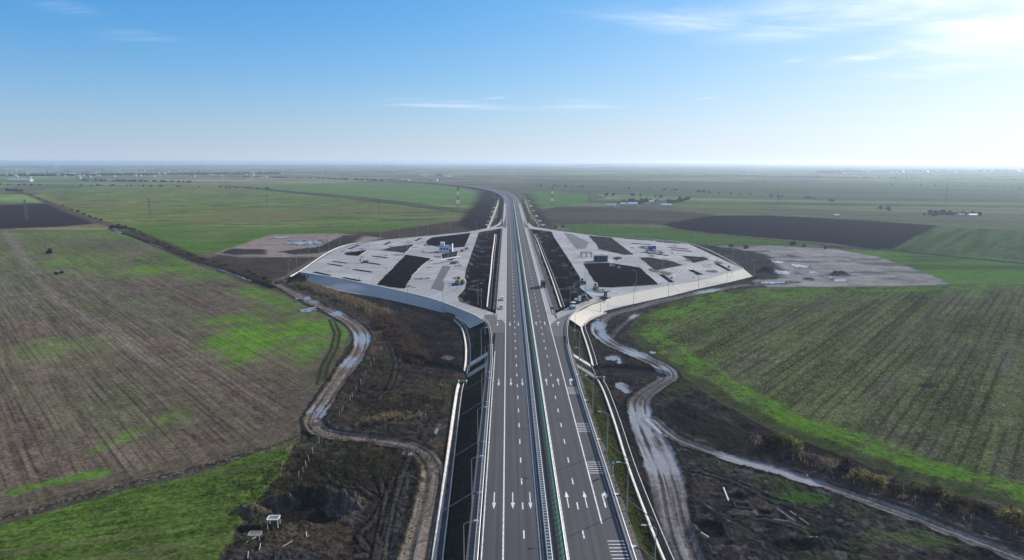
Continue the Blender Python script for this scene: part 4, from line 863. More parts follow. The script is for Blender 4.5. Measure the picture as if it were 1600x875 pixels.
def lining(name, top, bot, label, m, flip):
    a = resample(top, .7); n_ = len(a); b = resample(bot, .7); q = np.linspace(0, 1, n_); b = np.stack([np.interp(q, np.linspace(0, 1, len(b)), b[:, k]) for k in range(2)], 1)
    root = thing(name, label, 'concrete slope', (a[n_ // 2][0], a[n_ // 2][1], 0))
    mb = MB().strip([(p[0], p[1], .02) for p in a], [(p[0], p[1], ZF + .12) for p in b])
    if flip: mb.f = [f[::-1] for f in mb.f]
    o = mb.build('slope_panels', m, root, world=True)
    s = np.r_[0, np.cumsum(np.linalg.norm(np.diff(a, axis=0), axis=1))]
    uvl = o.data.uv_layers.new(name='UVMap')
    for lp in o.data.loops:
        vi = lp.vertex_index; uvl.data[lp.index].uv = (s[vi % n_], 0 if vi < n_ else 7)
    def kerb(line, z, w_, h_, nm):
        i, o_ = offset(line, -w_ / 2), offset(line, w_ / 2); mb = MB()
        A = [(p[0], p[1], z) for p in i]; B = [(p[0], p[1], z + h_) for p in i]; Cc = [(p[0], p[1], z + h_) for p in o_]; D = [(p[0], p[1], z) for p in o_]
        mb.strip(A, B); mb.strip(B, Cc); mb.strip(Cc, D); mb.build(nm, M_conc, root, world=True)
    kerb(a, .0, .5, .18, 'top_kerb'); kerb(b, ZF - .2, .5, .45, 'toe_beam')
    return root
lining('concrete_slope', slopeL_top, slopeL_bot, 'shaded blue-grey concrete-lined slope below the left rest area', mat_lining('shade_toned_lining', (.34, .345, .35), (.13, .13, .13)), False)  # darker, cooler concrete: the slope's shade put into the colour
lining('concrete_slope', slopeR_top[::-1], slopeR_bot[::-1], 'sunlit cream concrete-lined slope below the right rest area', mat_lining('sun_toned_lining', (.50, .475, .43), (.30, .28, .25)), True)  # paler cream concrete: sunlight put into the colour
# side kerbs of the platforms
for pts, lab in ((PW([(453, 431.5), (467, 424), (531, 385.5), (597, 375.6), (666, 368.9), (749, 360.6), (776, 355)], 0), 'long pale kerb along the far edge of the left rest area'), (PW([(830, 354), (863, 358.9), (918, 366.5), (956, 370.5), (1077, 380.5), (1162, 419.5)], 0), 'long pale kerb along the far edge of the right rest area')):
    ln = resample(pts, 4.0); i, o_ = offset(ln, -.24), offset(ln, .24); mb = MB()
    A = [(p[0], p[1], -.5) for p in i]; B = [(p[0], p[1], .22) for p in i]; Cc = [(p[0], p[1], .22) for p in o_]; D = [(p[0], p[1], -.5) for p in o_]
    mb.strip(A, B); mb.strip(B, Cc); mb.strip(Cc, D); tag(mb.build('kerb', M_conc), lab, 'kerb')
# sloping right-hand end face of the right platform and left end of the left one
mb = MB().strip([(*P2(1161.6, 420), .02), (*P2(1120, 400), -.02), (*P2(1077, 381), -.02)], [(*P2(1176, 432, ZF), ZF), (*P2(1131, 407, ZF), ZF), (*P2(1084, 386, ZF), ZF)]); tag(mb.build('earth_slope', M_soil), 'dark bare earth slope behind the right rest area kerb', 'earth slope')
mb = MB().strip([(*P2(453, 431.5), -.1), (*P2(531, 386), -.1)], [(*P2(449, 437, ZF), ZF), (*P2(527, 391, ZF), ZF)]); tag(mb.build('earth_slope', mat('brown_earth', (.06, .05, .042), .95, .4, .6)), 'brown earth slope below the outer kerb of the left rest area', 'earth slope')

def channel(line, z, label, wd=1.05, dep=.65):
    ln = resample(line, 2.0); mb = MB()
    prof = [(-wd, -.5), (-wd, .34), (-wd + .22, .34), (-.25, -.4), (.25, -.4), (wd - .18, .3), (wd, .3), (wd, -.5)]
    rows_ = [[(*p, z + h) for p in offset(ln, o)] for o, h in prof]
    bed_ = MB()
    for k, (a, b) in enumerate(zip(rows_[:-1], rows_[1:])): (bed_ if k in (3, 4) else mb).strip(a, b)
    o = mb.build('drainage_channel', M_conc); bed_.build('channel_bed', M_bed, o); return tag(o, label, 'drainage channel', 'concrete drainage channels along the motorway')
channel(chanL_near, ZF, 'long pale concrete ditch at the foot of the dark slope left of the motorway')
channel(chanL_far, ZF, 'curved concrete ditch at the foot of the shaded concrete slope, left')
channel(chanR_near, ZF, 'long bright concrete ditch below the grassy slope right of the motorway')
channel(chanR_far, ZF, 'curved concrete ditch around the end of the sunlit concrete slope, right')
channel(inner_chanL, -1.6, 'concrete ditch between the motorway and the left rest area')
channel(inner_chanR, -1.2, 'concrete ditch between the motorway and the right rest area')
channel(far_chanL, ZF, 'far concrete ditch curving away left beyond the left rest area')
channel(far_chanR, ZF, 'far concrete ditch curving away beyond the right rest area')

def culvert(side, label):
    s = -1 if side == 'l' else 1
    x0, x1 = (-7.3, -13.6) if s < 0 else (23.4, 29.6)
    ya, yb = (P2(742, 566, -3)[1], P2(742, 583, -3)[1]) if s < 0 else (P2(915, 566, -2.5)[1], P2(918, 583, -2.5)[1])
    root = thing('culvert', label, 'culvert', ((x0 + x1) / 2, (ya + yb) / 2, -2))
    for yy, wd in ((ya, 3.4), (yb, 2.6)):
        for e in (-1, 1):
            mb = MB(); 
            vs = [(x0, yy + e * wd / 2 - .2, -.1), (x0, yy + e * wd / 2 + .2, -.1), (x1, yy + e * wd / 2 + .2, ZF + .0), (x1, yy + e * wd / 2 - .2, ZF + .0)]
            mb.add([(v[0], v[1], v[2] - .4) for v in vs] + [(v[0], v[1], v[2] + .35) for v in vs], [(4, 5, 6, 7), (0, 1, 5, 4), (1, 2, 6, 5), (2, 3, 7, 6), (3, 0, 4, 7)]); mb.build('wing_wall', M_conc, root, world=True)
        mb = MB(); mb.add([(x0, yy - wd / 2, -.0), (x0, yy + wd / 2, -.0), (x1, yy + wd / 2, ZF + .1), (x1, yy - wd / 2, ZF + .1)], [(0, 1, 2, 3)]); mb.build('apron', M_conc if yy == ya else M_concg, root, world=True)
    mb = MB().box(x1 + s * .3, (ya + yb) / 2, ZF - .5, .4, ya - yb - 2.6, 2.0); mb.build('headwall', M_concg, root, world=True)
    return root
culvert('l', 'shaded concrete culvert apron on the slope left of the motorway'); culvert('r', 'sunlit concrete culvert apron on the slope right of the motorway')
for (px, py), lab in (((723, 598), 'pale concrete inlet head at the start of the left ditch'), ((938, 592), 'pale concrete inlet head at the start of the right ditch')):
    x, y = P2(px, py, ZF); r_ = thing('inlet', lab, 'ditch inlet', (x, y, ZF))
    MB().box(-1.3, 0, .25, .3, 1.6, 1.0).build('side_wall', M_conc, r_); MB().box(1.3, 0, .25, .3, 1.6, 1.0).build('side_wall', M_conc, r_); MB().box(0, .8, .2, 2.3, .3, .9).build('back_wall', M_concg, r_)
# water chutes down the slopes
cidx = 0
for side, pys in (('r', [586, 626, 687, 773, 855]), ('l', [590.5, 628, 690.5, 770])):
    for i, py in enumerate(pys):
        y = P2(900, py, 0)[1]; s = 1 if side == 'r' else -1; x0 = 22.0 if s > 0 else -5.5
        r_ = thing('drainage_chute', f"{ordn(len(pys) - 1 - i)} concrete water chute from the bottom edge on the {'right grassy' if s > 0 else 'dark left'} slope", 'water chute', (x0, y, 0), 0, 'water chutes on the motorway slopes')
        mb = MB(); mb.add([(0, -.55, .06), (0, .55, .06), (s * 1.0, .16, .06), (s * 1.0, -.16, .06), (0, -.55, .2), (0, .55, .2), (s * 1.0, .16, .2), (s * 1.0, -.16, .2)], [(0, 1, 5, 4), (1, 2, 6, 5), (2, 3, 7, 6), (3, 0, 4, 7), (4, 5, 6, 7)] if s > 0 else [(4, 5, 1, 0), (5, 6, 2, 1), (6, 7, 3, 2), (7, 4, 0, 3), (7, 6, 5, 4)]); mb.build('inlet_funnel', M_conc, r_)
        e = 1.7; x_ = [s * 1.0, s * (e + .1), s * (e + 6.1)]; zz_ = [.08, .02, ZF + .15]
        mb = MB()
        for k in range(2):
            o = len(mb.v); yo = (0, -.6, -4.0) if s > 0 else (0, 0, 0)
            for j in (k, k + 1):
                for dy_, h in ((-.2, .12), (0, -.04), (.2, .12)): mb.v.append((x_[j], yo[j] + dy_, zz_[j] + h))
            mb.f += [(o, o + 1, o + 4, o + 3), (o + 1, o + 2, o + 5, o + 4)]
        mb.build('half_pipe', M_concg, r_)

# ------------------------------------------------------------------ guard rails
def wbeam(mb, line, z, s=1, hh=.16):
    """corrugated rail swept along a line"""
    prof = [(0, -hh), (.08 * s, -hh * .7), (.08 * s, -hh * .35), (.0, -.02), (.0, .02), (.08 * s, hh * .35), (.08 * s, hh * .7), (0, hh), (-.05 * s, hh), (-.05 * s, -hh), (0, -hh)]
    rows_ = [[(*p, z + h) for p in offset(line, o)] for o, h in prof]
    for a, b in zip(rows_[:-1], rows_[1:]): mb.strip(a, b)
    return mb
def posts_on(root, line, step, h, m=M_post, sz=.12, first=100):
    s = np.r_[0, np.cumsum(np.linalg.norm(np.diff(line, axis=0), axis=1))]; q = np.arange(0, s[-1], step)
    pts = np.stack([np.interp(q, s, line[:, k]) for k in range(2)], 1); pts = pts[np.argsort(pts[:, 1])]
    for p in pts[:first]: MB().box(p[0], p[1], h / 2 - .1, sz, sz * 1.4, h + .2).build('post', m, root, world=True)
    if len(pts) > first:
        mb = MB()
        for p in pts[first:]: mb.box(p[0], p[1], h / 2 - .1, sz, sz * 1.4, h + .2)
        o = mb.build('post', m, root, world=True); o['kind'] = 'stuff'
def guardrail(line, label, z=.36, s=1, step=4.0, name='guardrail', double=False, hh=.16):
    root = thing(name, label, 'guard rail', (line[0][0], line[0][1], 0), 0)
    wbeam(MB(), line, z + .18, s, hh).build('rail', M_steel, root, world=True)
    if double: wbeam(MB(), offset(line, -s * .62), z + .12, -s, .12).build('rear_rail', M_steel, root, world=True)
    posts_on(root, line, step, z + .3); return root
gl = np.vstack([offset(ax_part(60, 232), -5.25), PW([(769.2, 560), (768.9, 545), (767.6, 526), (765, 512), (761, 503), (756, 498)], 0)])
guardrail(resample(gl, 4), 'grey guard rail along the left edge of the motorway with rear rail', s=1, double=True)
gr = np.vstack([offset(ax_part(60, 205), 21.45), PW([(899, 589), (891.4, 565), (886.3, 542), (884.4, 525), (884.4, 513), (887, 502), (893.5, 493), (903, 486)], 0)])
guardrail(resample(gr, 4), 'grey guard rail along the right edge of the motorway with rear rail', s=-1, double=True)
guardrail(offset(ax_part(Y_merge + 18, Y_far - 10), -5.0), 'grey guard rail beside the pale left shoulder facing the dark soil wedge')
guardrail(offset(ax_part(Y_merge + 18, Y_far - 10), 21.1), 'grey guard rail beside the pale right shoulder facing the dark soil wedge', s=-1)
guardrail(offset(ax_part(Y_far + 40, 1600), -5.0), 'far grey guard rail left of the motorway beyond the rest area'); guardrail(offset(ax_part(Y_far + 40, 1600), 21.6), 'far grey guard rail right of the motorway beyond the rest area', s=-1)
# median: twin lattice barrier on the left, green screened barrier on the right
ml = offset(ax_part(60, 1900), 6.85); root = thing('median_barrier', 'silver twin-rail lattice barrier on the left of the median', 'median barrier', (ml[0][0], ml[0][1], 0))
wbeam(MB(), ml, .62, -1, .17).build('rail', M_steel, root, world=True); wbeam(MB(), offset(ml, .82), .62, 1, .10).build('rear_rail', M_steel, root, world=True)
posts_on(root, offset(ml, .4), 4.0, .6)
mb = MB()
for p in resample(ml[ml[:, 1] < 520], 1.05): mb.box(p[0] + .41, p[1], .66, .8, .16, .10)
o = mb.build('spacer', M_steel, root, world=True); o['kind'] = 'stuff'
mr = offset(ax_part(60, 1900), 10.12); root = thing('median_barrier', 'green barrier with a pale top rail on the right of the median', 'median barrier', (mr[0][0], mr[0][1], 0))
wbeam(MB(), mr, .93, 1, .2).build('rail', M_steel, root, world=True)
a = [(*p, .72) for p in offset(mr, -.12)]; b = [(*p, 1.10) for p in offset(mr, -.12)]; MB().strip(a, b).build('green_panel', M_green, root, world=True)
a = [(*p, .02) for p in offset(mr, -.62)]; b = [(*p, .06) for p in offset(mr, -.08)]; MB().strip(a, b).build('base_plate', M_green, root, world=True)
posts_on(root, offset(mr, -.2), 2.0, .95, M_green, .16)

# ------------------------------------------------------------------ lamp posts
def make_lamp(label, loc, rz, group):
    r_ = thing('street_lamp', label, 'street lamp', loc, rz, group)
    MB().tube([(0, 0, -.3), (0, 0, 5), (0, 0, 9.7)], .12, 8, .06).build('pole', M_lamp, r_)
    MB().box(0, 0, .02, .5, .5, .3).build('base', M_concg, r_)
    MB().tube([(0, 0, 9.6), (.35, 0, 9.95), (1.0, 0, 10.15), (1.7, 0, 10.25)], .05, 6).build('arm', M_lamp, r_)
    MB().box(2.0, 0, 10.27, .85, .34, .14, taper=.7).build('luminaire', M_silver, r_)
    return r_
LG = 'street lamps'
lamp0 = None
def lamp(x, y, z, rz, label):
    global lamp0
    if lamp0 is None: lamp0 = make_lamp(label, (x, y, z), rz, LG); return lamp0
    return dup(lamp0, (x, y, z), rz, label)
for i, py in enumerate([905, 789, 700.5, 637, 588]):
    y = P2(739, py, -.4)[1]; lamp(-7.25, y, -.25, .12, f'{ordn(i)} street lamp from the bottom edge beside the dark slope left')
for i, (px, py) in enumerate([(752, 556), (758, 521)]):
    x, y = P2(px, py, -.4); lamp(x, y, -.25, .12, f'street lamp left of the slip road, {"nearer the culvert" if i == 0 else "close to the end of the shaded concrete slope"}')
for i, py in enumerate([912, 799, 708, 642, 592]):
    y = P2(980, py, -.3)[1]; lamp(23.6 + (.4 if i == 0 else 0), y, -.25, math.pi - .1, f'{ordn(i)} street lamp from the bottom edge beside the grassy slope right')
for i, (px, py) in enumerate([(905.5, 560), (898, 530)]):
    x, y = P2(px, py, -1); lamp(x, y, -1.0, math.pi - .1, f'street lamp right of the right slip road, {"just above the culvert" if i == 0 else "near the end of the sunlit slope"}')
for i, (px, py) in enumerate([(583, 462), (637.5, 473.5), (692.7, 488.5)]):
    x, y = P2(px, py, ZF); lamp(x, y, ZF, 1.9, f'{ordn(i)} street lamp from the left in front of the shaded concrete slope')
for i, (px, py) in enumerate([(938, 488), (990, 475.5), (1044, 464.5), (1091, 452), (1135.5, 442)]):
    x, y = P2(px, py, ZF); lamp(x, y, ZF, 1.3, f'{ordn(i)} street lamp from the left in front of the sunlit concrete slope')
for i, (px, py) in enumerate([(451.6, 432), (464, 422), (483, 410.5), (499.5, 403), (514, 393.5), (531.4, 391)]):
    x, y = P2(px, py, -1); lamp(x, y, -1, -.6, f'{ordn(i)} street lamp from the left along the outer kerb of the left rest area')
for i, (px, py) in enumerate([(594.7, 376), (624.5, 372), (652.7, 370), (668.6, 368.7), (704, 364.5), (744.7, 361.6)]):
    x, y = P2(px, py, 0); lamp(x, y, -.2, -1.5, f'{ordn(i)} street lamp from the left along the far kerb of the left rest area')
for i, (px, py) in enumerate([(1107, 392), (1124.5, 400), (1144, 409), (1165.4, 418.5), (1177.7, 431.6)]):
    x, y = P2(px, py, -2); lamp(x, y, -2, 3.6, f'{ordn(i)} street lamp from the left along the dark slope right of the rest area')
for i, (px, py) in enumerate([(903, 365), (944, 369), (989, 372.5), (1018, 375), (1036.5, 376.5), (1085, 382)]):
    x, y = P2(px, py, 0); lamp(x, y, -.2, -1.6, f'{ordn(i)} street lamp from the left along the far kerb of the right rest area')
for (px, py), lab in (((636, 392), 'street lamp standing in the weedy island of the left rest area'), ((700, 407.5), 'street lamp by the rubble in front of the white building'), ((746.8, 474.5), 'street lamp in the dark soil wedge beside the left service road'), ((752, 484), 'street lamp at the lower tip of the left rest area'),
                      ((994, 451), 'street lamp at the near edge of the large soil bed in the right rest area'), ((915, 466), 'street lamp in the soil wedge by the blue-tinted wet patch'), ((890.5, 482), 'street lamp beside the white-roofed roller near the right slip road'), ((563, 395.5), 'street lamp among the parking bays of the left rest area'), ((1035, 423), 'street lamp by the diamond-shaped planted bed in the right rest area')):
    x, y = P2(px, py, 0); lamp(x, y, 0, random.uniform(0, 6.2), lab)

# ------------------------------------------------------------------ buildings and site equipment
def building_left():
    x, y = P2(696, 394, 0); r_ = thing('service_building', 'two-storey white service building with a small rooftop block in the left rest area', 'building', (x, y, 0))
    wl = MB().box(0, 3, 2.2, 9.5, 6, 4.4).build('wall', M_wall, r_)
    MB().box(0, 3, 4.55, 10, 6.5, .35).build('roof', M_greyroof, r_)
    MB().box(-2.6, 4.2, 6.0, 3.0, 3.0, 2.5).build('rooftop_block', M_wall, r_)
    MB().box(5.1, 3, 3.0, .5, 7.0, 6.0).build('fin_wall', M_wall, r_)
    for k in range(3):
        w_ = MB().box(-3.2 + 2.3 * k, -.06, 2.6, 1.5, .1, 1.3).build('window', M_dark, r_); MB().box(-3.2 + 2.3 * k, -.13, 2.6, 1.3, .04, 1.1).build('pane', M_glass, w_)
    MB().box(3.6, -.06, 1.15, 1.3, .1, 2.3).build('door', M_navy, r_)
def building_right():
    x, y = P2(939, 409, 0); r_ = thing('service_building', 'low dark blue service building with a flat grey roof in the right rest area', 'building', (x, y, 0))
    MB().box(0, 3.2, 2.0, 8.8, 6.4, 4.0).build('wall', M_navy, r_)
    MB().box(-.1, 3.2, 4.15, 9.3, 6.9, .3).build('roof', M_greyroof, r_)
    MB().box(1.2, 4, 4.6, 1.6, 1.2, .6).build('roof_unit', M_silver, r_)
    MB().box(4.55, 3.2, 2.0, .25, 6.8, 4.2).build('side_panel', M_concg, r_)
    for k in range(3):
        w_ = MB().box(-2.8 + 2.4 * k, -.06, 2.2, 1.5, .1, 1.2).build('window', M_dark, r_); MB().box(-2.8 + 2.4 * k, -.13, 2.2, 1.3, .04, 1.0).build('pane', M_glass, w_)
    MB().box(3.6, -.06, 1.15, 1.1, .1, 2.3).build('door', M_dark, r_)
building_left(); building_right()
x, y = P2(918, 403, 0); r_ = thing('pergola', 'dark bare pergola of posts and beams left of the blue building', 'pergola', (x, y, 0))
for i in range(3):
    for j in range(2): MB().box(-4.2 + 3.6 * i, 6 * j, 1.7, .35, .35, 3.4).build('post', M_dark, r_)
for j in range(2): MB().box(-.6, 6 * j, 3.5, 8.2, .3, .3).build('beam', M_dark, r_)
for i in range(3): MB().box(-4.2 + 3.6 * i, 3, 3.75, .25, 6.6, .2).build('rafter', M_dark, r_)
x, y = P2(956.5, 416.5, 0); r_ = thing('site_cabin', 'small white site cabin at the edge of the large soil bed', 'cabin', (x, y, 0))
MB().box(0, 1, 1.3, 3.2, 2.4, 2.6).build('wall', M_wall, r_); MB().box(0, 1, 2.68, 3.4, 2.6, .18).build('roof', M_white, r_); MB().box(-.7, -.24, 1.0, .8, .08, 2.0).build('door', M_silver, r_); MB().box(.8, -.24, 1.6, .9, .08, .8).build('window', M_glass, r_)
x, y = P2(967, 420, 0); r_ = thing('water_tank', 'small pale tank standing on the soil right of the white cabin', 'tank', (x, y, 0))
MB().tube([(0, 0, .25), (0, 0, 1.5)], .8, 12).build('tank', M_silver, r_); MB().tube([(0, 0, 1.5), (0, 0, 1.7)], .25, 8).build('cap', M_dark, r_)
a = P2(687.5, 411.5, 0); b = P2(719, 406, 0); an = math.atan2(b[1] - a[1], b[0] - a[0]); ln_ = math.hypot(b[0] - a[0], b[1] - a[1])
r_ = thing('canopy', 'long narrow white canopy on short posts in front of the left building', 'canopy', ((a[0] + b[0]) / 2, (a[1] + b[1]) / 2, 0), an)
MB().box(0, 0, 2.5, ln_, 2.2, .35).build('roof', M_white, r_)
for k in (-.4, 0, .4): MB().box(ln_ * k, 0, 1.15, .25, .25, 2.3).build('post', M_silver, r_)
x, y = P2(946, 462, 0); r_ = thing('portable_toilet', 'tall bright blue portable toilet beside the right slip road', 'toilet cabin', (x, y, 0))
MB().box(0, 0, 1.25, 1.6, 1.6, 2.5).build('cabin', M_blue, r_); MB().box(0, 0, 2.6, 1.7, 1.7, .2, taper=.7).build('roof', M_wall, r_); MB().box(0, -.83, 1.1, .9, .06, 2.0).build('door', M_teal, r_)
for (px, py), lab, h in (((1026, 424), 'blue sign board in the diamond-shaped planted bed', 2.8), ((1049, 437.5), 'small blue sign at the end of the near planting strip', 1.7), ((1139, 418), 'low blue bin near the outer kerb of the right rest area', 1.3), ((862, 487), 'small blue road sign in the gore by the right slip road', 2.2)):
    x, y = P2(px, py, 0); r_ = thing('sign' if 'sign' in lab else 'litter_bin', lab, 'sign' if 'sign' in lab else 'bin', (x, y, 0))
    if 'sign' in lab: MB().box(0, 0, h * .4, .12, .12, h * .8).build('post', M_post, r_); MB().box(0, -.08, h * .75, 1.5, .08, h * .5).build('board', M_blue, r_)
    else: MB().tube([(0, 0, 0), (0, 0, 1.1)], .55, 10, .62).build('bin', M_blue, r_); MB().tube([(0, 0, 1.1), (0, 0, 1.3)], .64, 10, .4).build('lid', M_navy, r_)
x, y = P2(957.5, 741, -.3); r_ = thing('road_sign', 'green road sign on a single post by the right guard rail', 'road sign', (x, y, -.3))
MB().tube([(0, 0, -.3), (0, 0, 3.2)], .07, 8).build('post', M_steel, r_); bo = MB().box(0, -.1, 2.7, .75, .06, 1.0).build('board', mat('sign_green', (.03, .26, .24), .4, .1, 1), r_); MB().box(0, -.15, 2.75, .42, .03, .42).build('symbol', M_white, bo); MB().box(0, 0, .0, .5, .5, .5).build('footing', M_concg, r_)

# vehicles
def wheels(r_, xs, hw, rad, wd=.3):
    for xx in xs:
        for s_ in (-1, 1):
            o = MB().wheel(xx, s_ * hw, rad, rad, wd).build('wheel', M_tyre, r_); MB().wheel(xx, s_ * (hw + wd / 2 + .01), rad, rad * .5, .02, 8).build('hub', M_silver, o)
def car(label, loc, rz, m, van=False):
    r_ = thing('parked_van' if van else 'parked_car', label, 'van' if van else 'car', loc, rz); hh = 1.05 if van else .62
    MB().box(0, 0, .62, 4.5, 1.8, .62, taper=.97).build('body', m, r_)
    c_ = MB().box(-.25, 0, .93 + hh / 2, 2.9 if not van else 3.6, 1.66, hh, taper=.78).build('cabin', m, r_)
    MB().box(-.25, 0, .93 + hh / 2, 2.5, 1.69, hh * .6, taper=.85).build('side_glass', M_glass, c_); MB().box(-.25, 0, .93 + hh / 2, 2.93 if not van else 3.63, 1.45, hh * .62, taper=.82).build('windscreen', M_glass, c_)
    for s_ in (-1, 1): MB().box(2.24, s_ * .62, .7, .06, .35, .18).build('headlight', M_white, r_)
    wheels(r_, (-1.35, 1.4), .8, .34, .22); return r_
def truck(label, loc, rz, mc, mb_, L_=7.5, tall=2.6, flat=False):
    r_ = thing('truck', label, 'truck', loc, rz)
    MB().box(-L_ * .1, 0, .85, L_, 1.1, .3).build('chassis', M_dark, r_)
    c_ = MB().box(L_ * .36, 0, 1.9, 2.0, 2.4, 2.2, taper=.92).build('cab', mc, r_); MB().box(L_ * .36 + .95, 0, 2.3, .1, 2.0, .8).build('windscreen', M_glass, c_)
    for s_ in (-1, 1): MB().box(L_ * .36, s_ * 1.18, 2.3, 1.0, .06, .7).build('side_window', M_glass, c_)
    if flat: MB().box(-L_ * .16, 0, 1.15, L_ * .72, 2.5, .3).build('flatbed', mb_, r_); MB().box(-L_ * .16, 0, 1.9, L_ * .5, 1.6, 1.2, taper=.8).build('load', mb_, r_)
    else: MB().box(-L_ * .16, 0, 1.1 + tall / 2, L_ * .72, 2.5, tall).build('box_body', mb_, r_); MB().box(-L_ * .52 - .02, 0, 1.1 + tall / 2, .06, 2.2, tall * .9).build('rear_door', mb_, r_)
    wheels(r_, (-L_ * .4, -L_ * .22, L_ * .34), 1.05, .5, .35); return r_
def excavator(label, loc, rz, m):
    r_ = thing('excavator', label, 'excavator', loc, rz)
    for s_ in (-1, 1): MB().box(0, s_ * .95, .4, 3.2, .5, .8, taper=.85).build('track', M_dark, r_)
    MB().box(-.3, 0, 1.25, 2.6, 2.2, .9).build('body', m, r_); c_ = MB().box(.6, .6, 2.2, 1.3, 1.0, 1.4, taper=.85).build('cab', M_white, r_); MB().box(1.22, .6, 2.3, .06, .8, .9).build('windscreen', M_glass, c_)
    MB().tube([(1.0, -.3, 1.5), (2.4, -.3, 3.9), (4.2, -.3, 4.0)], .2, 6).build('boom', m, r_); MB().tube([(4.1, -.3, 4.1), (5.2, -.3, 1.8)], .15, 6).build('arm', m, r_)
    MB().box(5.2, -.3, 1.3, .7, .8, .8, taper=1.25).build('bucket', M_dark, r_); return r_
def roller(label, loc, rz, m):
    r_ = thing('road_roller', label, 'road roller', loc, rz)
    MB().tube([(1.7, -1, .75), (1.7, 1, .75)], .75, 14).build('drum', M_silver, r_); MB().box(1.6, 0, 1.1, .5, 2.3, .3).build('drum_frame', m, r_)
    MB().box(-.7, 0, 1.2, 2.6, 1.7, .9).build('body', m, r_)
    for sx, sy in ((-.7, -.7), (-.7, .7), (.6, -.7), (.6, .7)): MB().box(sx, sy, 2.2, .1, .1, 1.3).build('canopy_post', M_dark, r_)
    MB().box(0, 0, 2.95, 2.0, 1.9, .18).build('canopy', M_white, r_)
    for s_ in (-1, 1): MB().wheel(-1.3, s_ * .85, .7, .7, .5).build('wheel', M_tyre, r_)
    return r_
def loader(label, loc, rz, m, mc=None):
    r_ = thing('wheel_loader', label, 'loader', loc, rz)
    MB().box(-1.0, 0, 1.4, 3.0, 1.9, 1.2, taper=.9).build('body', m, r_); c_ = MB().box(.6, 0, 2.5, 1.5, 1.6, 1.9, taper=.88).build('cab', mc or m, r_); MB().box(.6, 0, 2.7, 1.54, 1.4, 1.0, taper=.92).build('cab_glass', M_glass, c_)
    for s_ in (-1, 1): MB().tube([(1.0, s_ * .6, 1.5), (2.2, s_ * .6, 1.6), (3.2, s_ * .6, .8)], .14, 5).build('lift_arm', m, r_)
    MB().box(3.5, 0, .7, .9, 2.6, 1.0, taper=1.2).build('bucket', M_dark, r_); wheels(r_, (-1.6, 1.4), .95, .75, .5); return r_
def at(px, py, z=0): a = P2(px, py, z); return (a[0], a[1], z + .012)
truck('dark box truck with a white cab standing on the right hard shoulder', at(848.5, 448), R(90), M_white, M_dark, 7.8, 2.5)
car('white car parked on the left hard shoulder, the farther of two', at(784.5, 468.5), R(-90), M_white); car('silver grey car parked on the left hard shoulder, the nearer of two', at(783, 482), R(-90), M_silver)
loader('yellow wheel loader on the left service road', at(717, 441.5), R(70), M_yellow); car('blue car beside the yellow loader', at(712, 446), R(10), M_blue); car('dark van parked right of the yellow loader', at(723, 444), R(80), M_dark, True)
car('black car on the left service road near the white building', at(722.5, 393), R(70), M_dark); car('small black car, farther up the left service road', at(729.5, 389.5), R(70), M_dark)
car('dark grey car at the right end of the long white canopy', at(708, 412.5), R(10), M_dark); car('silver car parked behind the canopy end', at(713, 411), R(10), M_silver)
truck('blue truck with a white cab parked among the bays, right rest area', at(1016, 393), R(190), M_white, M_blue, 8, 3.2); truck('flatbed truck with a pale load behind the blue truck', at(1028, 396), R(175), M_silver, M_silver, 8, flat=True)
loader('teal wheel loader with a white cab by the blue-tinted wet patch', at(930.5, 452), R(75), M_teal, M_white); loader('muddy pale dumper at the edge of the right soil wedge', at(909.5, 444), R(120), M_dark, M_silver)
roller('white-canopied road roller near the right slip road', at(895.5, 482), R(60), M_silver); excavator('small white excavator with a raised arm in the soil wedge', at(903, 472), R(-25), M_silver)
car('dark car stopped on the right slip road beside the blue toilet', at(944, 467.5), R(20), M_dark)
excavator('dark small excavator on a planting strip, left rest area', at(571.5, 410.5), R(150), M_dark)
mb = MB(); q = resample(PW([(912, 451), (917, 447), (926, 446), (929, 453), (925, 457), (918, 455), (912, 451)], 0), 1.5); mb.poly(q[::-1][:-1], .03); struct('water', mb, M_water)

# people (a few pixels tall)
def person_mesh():
    me = bpy.data.meshes.new('person')
    J = [(0, 0, .95), (0, 0, 1.2), (0, 0, 1.42), (0, .01, 1.53), (0, .02, 1.66), (0, .02, 1.76), (.19, 0, 1.4), (.25, 0, 1.12), (.25, .08, .88), (-.19, 0, 1.4), (-.25, 0, 1.12), (-.25, .08, .88), (.1, 0, .88), (.11, .02, .48), (.11, -.03, .08), (.11, .12, .04), (-.1, 0, .88), (-.11, .02, .48), (-.11, -.03, .08), (-.11, .12, .04)]
    E = [(0, 1), (1, 2), (2, 3), (3, 4), (4, 5), (2, 6), (6, 7), (7, 8), (2, 9), (9, 10), (10, 11), (0, 12), (12, 13), (13, 14), (14, 15), (0, 16), (16, 17), (17, 18), (18, 19)]
    rad = [.16, .15, .14, .06, .105, .07, .075, .055, .04, .075, .055, .04, .1, .07, .05, .045, .1, .07, .05, .045]
    me.from_pydata(J, E, []); me.update(); o = bpy.data.objects.new('person', me); col.objects.link(o)
    o.modifiers.new('skin', 'SKIN'); sub = o.modifiers.new('smooth', 'SUBSURF'); sub.levels = 1; sub.render_levels = 1
    for v, r_ in zip(me.skin_vertices[0].data, rad): v.radius = (r_, r_ * .8)
    me.skin_vertices[0].data[0].use_root = True; me.materials.append(mat('dark_clothing', (.02, .022, .03), .9, .3, 3)); return o
person0 = None
